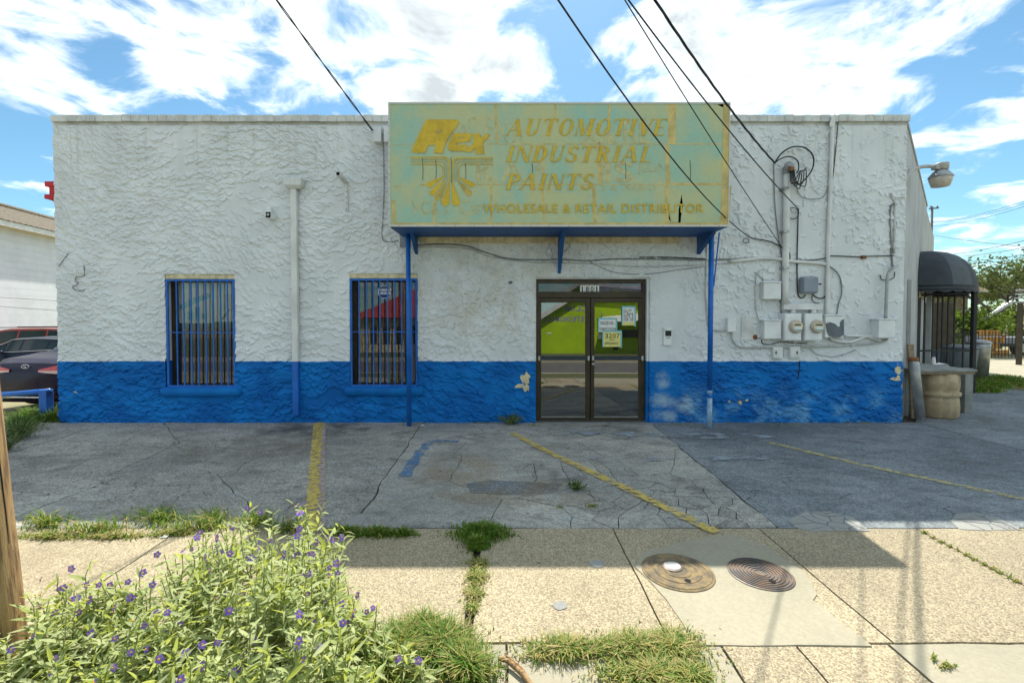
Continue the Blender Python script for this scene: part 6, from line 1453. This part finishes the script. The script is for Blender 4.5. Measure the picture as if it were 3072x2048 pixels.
def shrub(name, lab, stems, seed, group=None):
    rr = random.Random(seed); c0 = Vector((sum(s[0] for s in stems)/len(stems), sum(s[1] for s in stems)/len(stems), 0))
    sh = empty(name, c0, lab, 'shrub'); sm = MB(); allv = []; fl = []
    for (x, y, h_) in stems:
        lean = Vector((rr.uniform(-.28,.28), rr.uniform(-.25,.25), 1)).normalized(); P = []
        for i in range(6): t = i/5; P.append(Vector((x,y,-.02))+lean*h_*t+Vector((rr.uniform(-.012,.012), rr.uniform(-.012,.012), -.04*t*t*h_)))
        sm.tube(P, [.0055-.0007*i for i in range(6)], 5, cap=False); top = P[-1]
        nl = int(14+h_*30)
        for k in range(nl):
            t = .12+.88*(k+.5)/nl; i = min(4, int(t*5)); p = P[i].lerp(P[i+1], t*5-i); az = k*2.4+rr.uniform(-.5,.5); el = rr.uniform(-.25,.75)*(1 if t < .85 else 1.4)
            Ls = rr.uniform(.06,.125)*(1.0 if t < .75 else .75-.4*(t-.75)); d = Vector((math.cos(az)*math.cos(el), math.sin(az)*math.cos(el), math.sin(el)))
            z_ = Vector((0,0,1))-d*d.z; z_ = (z_.normalized()+Vector((rr.uniform(-.5,.5), rr.uniform(-.5,.5), 0))); z_ = (z_-d*z_.dot(d)).normalized(); y_ = z_.cross(d)
            mtx = Matrix(((d.x*Ls,y_.x*Ls,z_.x*Ls,p.x),(d.y*Ls,y_.y*Ls,z_.y*Ls,p.y),(d.z*Ls,y_.z*Ls,z_.z*Ls,p.z),(0,0,0,1)))
            yel = 1 if rr.random() < (.10+.35*max(0, t-.7)/.3) else 0
            allv.append((mtx, rr.randrange(4), yel, (p-CAM).length+rr.uniform(0,.9)-t*1.1))
        if rr.random() < .5: fl.append((top, lean))
    sm.build('stem_mass', M['stem'], sh, kind='stuff')
    allv.sort(key=lambda q: q[3]); k = min(300, len(allv)//3)
    for mtx, b, ye, _ in allv[:k]:
        o = bpy.data.objects.new('leaf', LME[b+4*ye]); col.objects.link(o); o.parent = sh; mm = mtx.copy(); mm.translation = mtx.translation-ORG[sh.name]; o.matrix_basis = mm
    lv = Leaves()
    for mtx, b, ye, _ in allv[k:]: lv.add(LB[b], mtx, ye)
    lv.build('foliage', [M['leaf'], M['leaf_y']], sh, kind='stuff')
    for top, lean in fl:
        s = rr.uniform(.016,.024); tgt = Vector((rr.uniform(-1,1), -rr.uniform(.2,1.4), rr.uniform(.1,1))).normalized(); q = tgt.to_track_quat('Z', 'Y')
        o = bpy.data.objects.new('flower', FLW); col.objects.link(o); o.parent = sh; o.location = top+Vector((rr.uniform(-.05,.05), rr.uniform(-.08,.02), rr.uniform(-.03,.03)))-ORG[sh.name]; o.rotation_mode = 'QUATERNION'; o.rotation_quaternion = q; o.scale = (s,s,s)
    return sh
rr = random.Random(5); stems = []
while len(stems) < 345:
    px = rr.uniform(-260, 1120); d_ = rr.uniform(1.85, 3.05); x = (px-CX)/F*d_; y = d_-8; 
    lim = prof_h(px); h_ = lim*rr.uniform(.55,1.0)*(1.0 if d_ > 2.2 else .85)
    if px < 520 and d_ > 2.75: continue
    if px > 1000 and d_ > 2.6: continue
    if abs(x+2.77) < .22 and abs(y+5.5) < .22: continue
    stems.append((x, y, h_))
shrub('flowering_shrub', 'large silver-leaved shrub with purple star flowers in the foreground', stems, 8)
st2 = [((px-CX)/F*d_, d_-8, h_) for px, d_, h_ in ((1155,2.42,.20),(1185,2.38,.17),(1215,2.33,.18),(1240,2.30,.16),(1130,2.36,.22),(1265,2.27,.12),(1200,2.28,.15))]
shrub('flowering_shrub', 'low sprig of the purple-flowered plant in the grass right of the big shrub', st2, 3)

def grass(name, lab, spots, n, h0, h1, mats, seed, width=.006, flat=.5, droop=.5):
    """spots: (px, py, rx, ry) ellipses on the ground in photo pixels"""
    rr = random.Random(seed); V = []; Fc = []; mi = []
    wts = [s[2]*s[3] for s in spots]
    for k in range(n):
        s = rr.choices(spots, wts)[0]; a = rr.uniform(0, 6.283); q = min(1.7, abs(rr.gauss(0,.62))); zb = s[4] if len(s) > 4 else 0.0
        p = G(s[0]+s[2]*q*math.cos(a), s[1]+s[3]*q*math.sin(a), zb); edge = max(.25, 1-.42*q*q)
        h_ = rr.uniform(h0, h1)*edge; az = rr.uniform(0, 6.283); d = Vector((math.cos(az), math.sin(az), 0)); sd = Vector((-d.y, d.x, 0))*width*rr.uniform(.6,1.3); ln = rr.uniform(.1, flat)*h_*2
        o = len(V); P = [p, p+d*ln*.35+Vector((0,0,h_*.6)), p+d*ln+Vector((0,0,h_*(1-droop*rr.random())))]
        V += [P[0]-sd, P[0]+sd, P[1]-sd*.8, P[1]+sd*.8, P[2]]; Fc += [(o,o+1,o+3,o+2),(o+2,o+3,o+4)]; m_ = 0 if rr.random() < mats[2] else 1; mi += [m_, m_]
    return mkobj(name, V, Fc, [M[mats[0]], M[mats[1]]], None, 0, False, mi, label=lab, kind='stuff', fixn=False)
GG = ('grass', 'grass_y', .8); GY = ('grass', 'grass_y', .42)
grass('grass', 'shaded grass strip along the joint of forecourt and walk', [(1040,1600,60,14),(1130,1603,60,12),(1210,1604,40,9)], 1500, .03, .09, GG, 1)
grass('grass', 'dense shaded grass tuft in the walk joint', [(1445,1602,80,24),(1430,1638,34,18)], 2000, .05, .12, ('grass','grass_y',.93), 2)
grass('grass', 'low sunny grass running down the walk joint', [(1436,1690,36,14),(1430,1730,34,30),(1420,1785,30,30),(1415,1825,18,18)], 1700, .012, .04, GY, 3, .004, 1.2)
grass('grass', 'sunny grass patch at the bottom right of the paving', [(1700,1955,150,38),(1900,1945,130,45),(2020,1950,105,60),(1960,2030,170,50),(2080,2040,60,40)], 7500, .02, .075, GY, 4, .004, 1.1)
grass('grass', 'sunny grass patch beside the purple-flowered shrub', [(1330,1950,110,60),(1400,2020,90,50),(1200,1960,110,70),(1150,2040,120,40),(1270,1900,90,30)], 6500, .05, .15, ('grass','grass_y',.62), 5, .004, .8)
grass('grass', 'weedy grass along the left end of the forecourt', [(140,1575,90,26),(300,1590,140,16),(480,1560,110,30),(560,1590,130,14),(640,1570,80,34),(760,1570,80,30),(880,1590,90,20)], 1500, .04, .15, ('grass','grass_y',.66), 6, .005, .9)
grass('grass', 'sunny yellow grass edging the left sidewalk', [(150,1612,110,9),(330,1612,120,8),(520,1604,110,6)], 1300, .015, .06, GY, 7, .005, 1.2)
grass('grass', 'long grass under the blue pipe rail', [(100,1262,70,18,-.05),(150,1258,45,12,-.03),(60,1290,45,25,-.03)], 2600, .08, .34, ('grass','weed',.6), 8, .007, .6)
grass('grass', 'thin line of weeds in the right walk joint', [(2775+i*25,1599+i*13.2,13,4) for i in range(12)]+[(2800,1978,10,6),(2840,2000,25,8)], 420, .01, .035, GY, 9, .004, 1)
grass('grass', 'grass beside the side street on the right', [(3000,1142,90,10),(2970,1160,70,9),(2960,1174,50,5),(3090,1152,60,10)], 5200, .08, .22, GG, 10, .012, .5)
grass('grass', 'tiny weeds in the forecourt cracks', [(1775,1518,22,8),(1680,1522,10,6),(1705,1345,10,4),(2660,1262,60,4),(1250,1270,40,3)], 300, .01, .04, ('grass','grass_y',.4), 11, .004)
grass('grass', 'dry brown grass scraps along the foot of the wall', [(2050,1273,90,3),(2350,1272,120,3),(2600,1268,100,4),(1600,1276,40,5),(1430,1268,120,3),(700,1266,300,2)], 900, .008, .03, ('grass','grass_y',.12), 12, .004, 1.2)
def weed(px, py, r_, h_, n, lab, seed, mat='weed', name='weed'):
    rr = random.Random(seed); c = G(px, py); w_ = empty(name, (c.x,c.y,0), lab, 'weed'); sm = MB(); lv = Leaves()
    for k in range(n):
        a = rr.uniform(0, 6.283); q = rr.random()**.6; tip = c+Vector((math.cos(a)*r_*q, math.sin(a)*r_*q, h_*(1-.5*q)*rr.uniform(.6,1))); base = c+Vector((rr.uniform(-.03,.03), rr.uniform(-.03,.03), 0))
        sm.tube([base, base.lerp(tip, .5)+Vector((0,0,.02)), tip], [.004,.003,.002], 4, cap=False)
        for j in range(9):
            t = .25+.75*j/8; p = base.lerp(tip, t); az = rr.uniform(0, 6.283); d = Vector((math.cos(az), math.sin(az), rr.uniform(-.2,.8))).normalized(); z_ = Vector((rr.uniform(-.4,.4), rr.uniform(-.4,.4), 1)); z_ = (z_-d*z_.dot(d)).normalized(); y_ = z_.cross(d); L_ = rr.uniform(.025,.05)*(h_/.2)**.4
            lv.add(LB[1], Matrix(((d.x*L_,y_.x*L_*1.6,z_.x*L_,p.x),(d.y*L_,y_.y*L_*1.6,z_.y*L_,p.y),(d.z*L_,y_.z*L_*1.6,z_.z*L_,p.z),(0,0,0,1))), 0 if rr.random() < .8 else 1)
    sm.build('stems', M['stem'], w_, kind='stuff'); lv.build('foliage', [M[mat], M['grass']], w_, kind='stuff')
weed(1535, 1272, .26, .24, 46, 'bushy green weed at the foot of the wall left of the doors', 1); weed(1728, 1468, .13, .12, 26, 'small green weed growing in the cracked concrete', 2)
weed(50, 1318, .42, .42, 60, 'dark leafy weed between the timber pole and the wall', 3); weed(20, 1350, .3, .3, 30, 'second dark leafy weed next to the timber pole', 4)

def tree(name, lab, base, h_, spread, nleaf, seed, mat='tree_leaf', ls=.16, lean=(0,0), open_=.5):
    rr = random.Random(seed); T_ = empty(name, base, lab, 'tree'); base = Vector(base); tr = MB(); tips = []
    fork = base+Vector((lean[0]*h_*.3, lean[1]*h_*.3, h_*.28)); tr.tube([base, base.lerp(fork, .5)+Vector((.05,0,0)), fork], [h_*.03,h_*.026,h_*.022], 9)
    def limb(p, d, L_, r_, dep):
        q = p+d*L_; mid = p.lerp(q, .5)+Vector((rr.uniform(-.1,.1), rr.uniform(-.1,.1), rr.uniform(-.05,.1)))*L_*.6; tr.tube([p, mid, q], [r_, r_*.8, r_*.6], 6, cap=False)
        if dep == 0: tips.append(q); tips.append(mid); return
        for k in range(3 if dep > 1 else 4): limb(q, (d+Vector((rr.uniform(-.9,.9), rr.uniform(-.9,.9), rr.uniform(-.35,.7)))*.8).normalized(), L_*rr.uniform(.55,.85), r_*.6, dep-1)
    for k in range(4): a = k*1.6+rr.uniform(-.4,.4); limb(fork, Vector((math.cos(a)*spread, math.sin(a)*spread, rr.uniform(.6,1.1))).normalized(), h_*.27, h_*.014, 2)
    tr.build('trunk', M['bark'], T_, smooth=True); lv = Leaves()
    for k in range(nleaf):
        p = rr.choice(tips)+Vector((rr.gauss(0,1), rr.gauss(0,1), rr.gauss(0,.8)))*h_*.05*(1+open_); d = Vector((rr.uniform(-1,1), rr.uniform(-1,1), rr.uniform(-.6,.6))).normalized(); z_ = Vector((rr.uniform(-1,1), rr.uniform(-1,1), rr.uniform(-.2,1))); z_ = (z_-d*z_.dot(d)).normalized(); y_ = z_.cross(d); L_ = ls*rr.uniform(.6,1.3)
        lv.add(LQ, Matrix(((d.x*L_,y_.x*L_,z_.x*L_,p.x),(d.y*L_,y_.y*L_,z_.y*L_,p.y),(d.z*L_,y_.z*L_,z_.z*L_,p.z),(0,0,0,1))), 0)
    lv.build('crown', [M[mat]], T_, kind='stuff')
LQ = ([(0,0,0),(.5,-.3,.05),(1,0,-.05),(.5,.3,.05)], [(0,1,2,3)])
def at(px, y, z=0.0): return (W(px, 900, y).x, y, z)
tree('shade_tree', 'open grey-limbed tree right of the dome awning', at(2990,21), 6.2, .75, 3600, 1, 'tree_leaf', .20)
tree('shade_tree', 'second open tree at the right edge of the view', at(3095,23), 6.4, .7, 3200, 2, 'tree_leaf', .20)
tree('shade_tree', 'dense tree far behind the bungalow', at(2900,46), 7.0, .9, 3200, 3, 'tree_leaf', .34)
tree('shade_tree', 'dense tree far behind the right fence', at(3050,44), 7.2, .9, 3200, 4, 'tree_leaf', .34)
for i, (px, y, hb, n_, mt, lab) in enumerate(((2860,20.5,2.0,1100,'tree_bright','bright green bush in front of the bungalow'),(2905,20.8,1.8,1000,'tree_leaf','dark green bush in front of the bungalow'),(2950,19.8,2.0,1300,'tree_bright','bright bush behind the fence by the pallets'),(2985,22,2.5,1300,'tree_bright','yellow-green bush under the open tree'),(3060,23,2.4,1200,'tree_leaf','dark bush behind the trailer'),(2825,19.5,1.3,800,'tree_leaf','low bush behind the iron screen'))):
    rr = random.Random(i+40); b_ = empty('bush', at(px, y), lab, 'bush'); lv = Leaves(); sm = MB(); c = Vector(at(px, y))
    for k in range(8): a = k*.8; sm.tube([c, c+Vector((math.cos(a)*hb*.3, math.sin(a)*hb*.3, hb*.7))], [.03,.012], 5)
    cl = [Vector((rr.gauss(0,.32), rr.gauss(0,.25), rr.uniform(.15,.9)))*hb for _ in range(16)]
    for k in range(n_):
        p = c+rr.choice(cl)+Vector((rr.gauss(0,.13), rr.gauss(0,.13), rr.gauss(0,.12)))*hb; p.z = max(.05, p.z); d = Vector((rr.uniform(-1,1), rr.uniform(-1,1), rr.uniform(-.6,.6))).normalized(); z_ = Vector((rr.uniform(-1,1), rr.uniform(-1,1), rr.uniform(-.2,1))); z_ = (z_-d*z_.dot(d)).normalized(); y_ = z_.cross(d); L_ = .22*rr.uniform(.6,1.3)
        lv.add(LQ, Matrix(((d.x*L_,y_.x*L_,z_.x*L_,p.x),(d.y*L_,y_.y*L_,z_.y*L_,p.y),(d.z*L_,y_.z*L_,z_.z*L_,p.z),(0,0,0,1))), 0)
    sm.build('stems', M['bark'], b_); lv.build('foliage', [M[mt]], b_, kind='stuff')
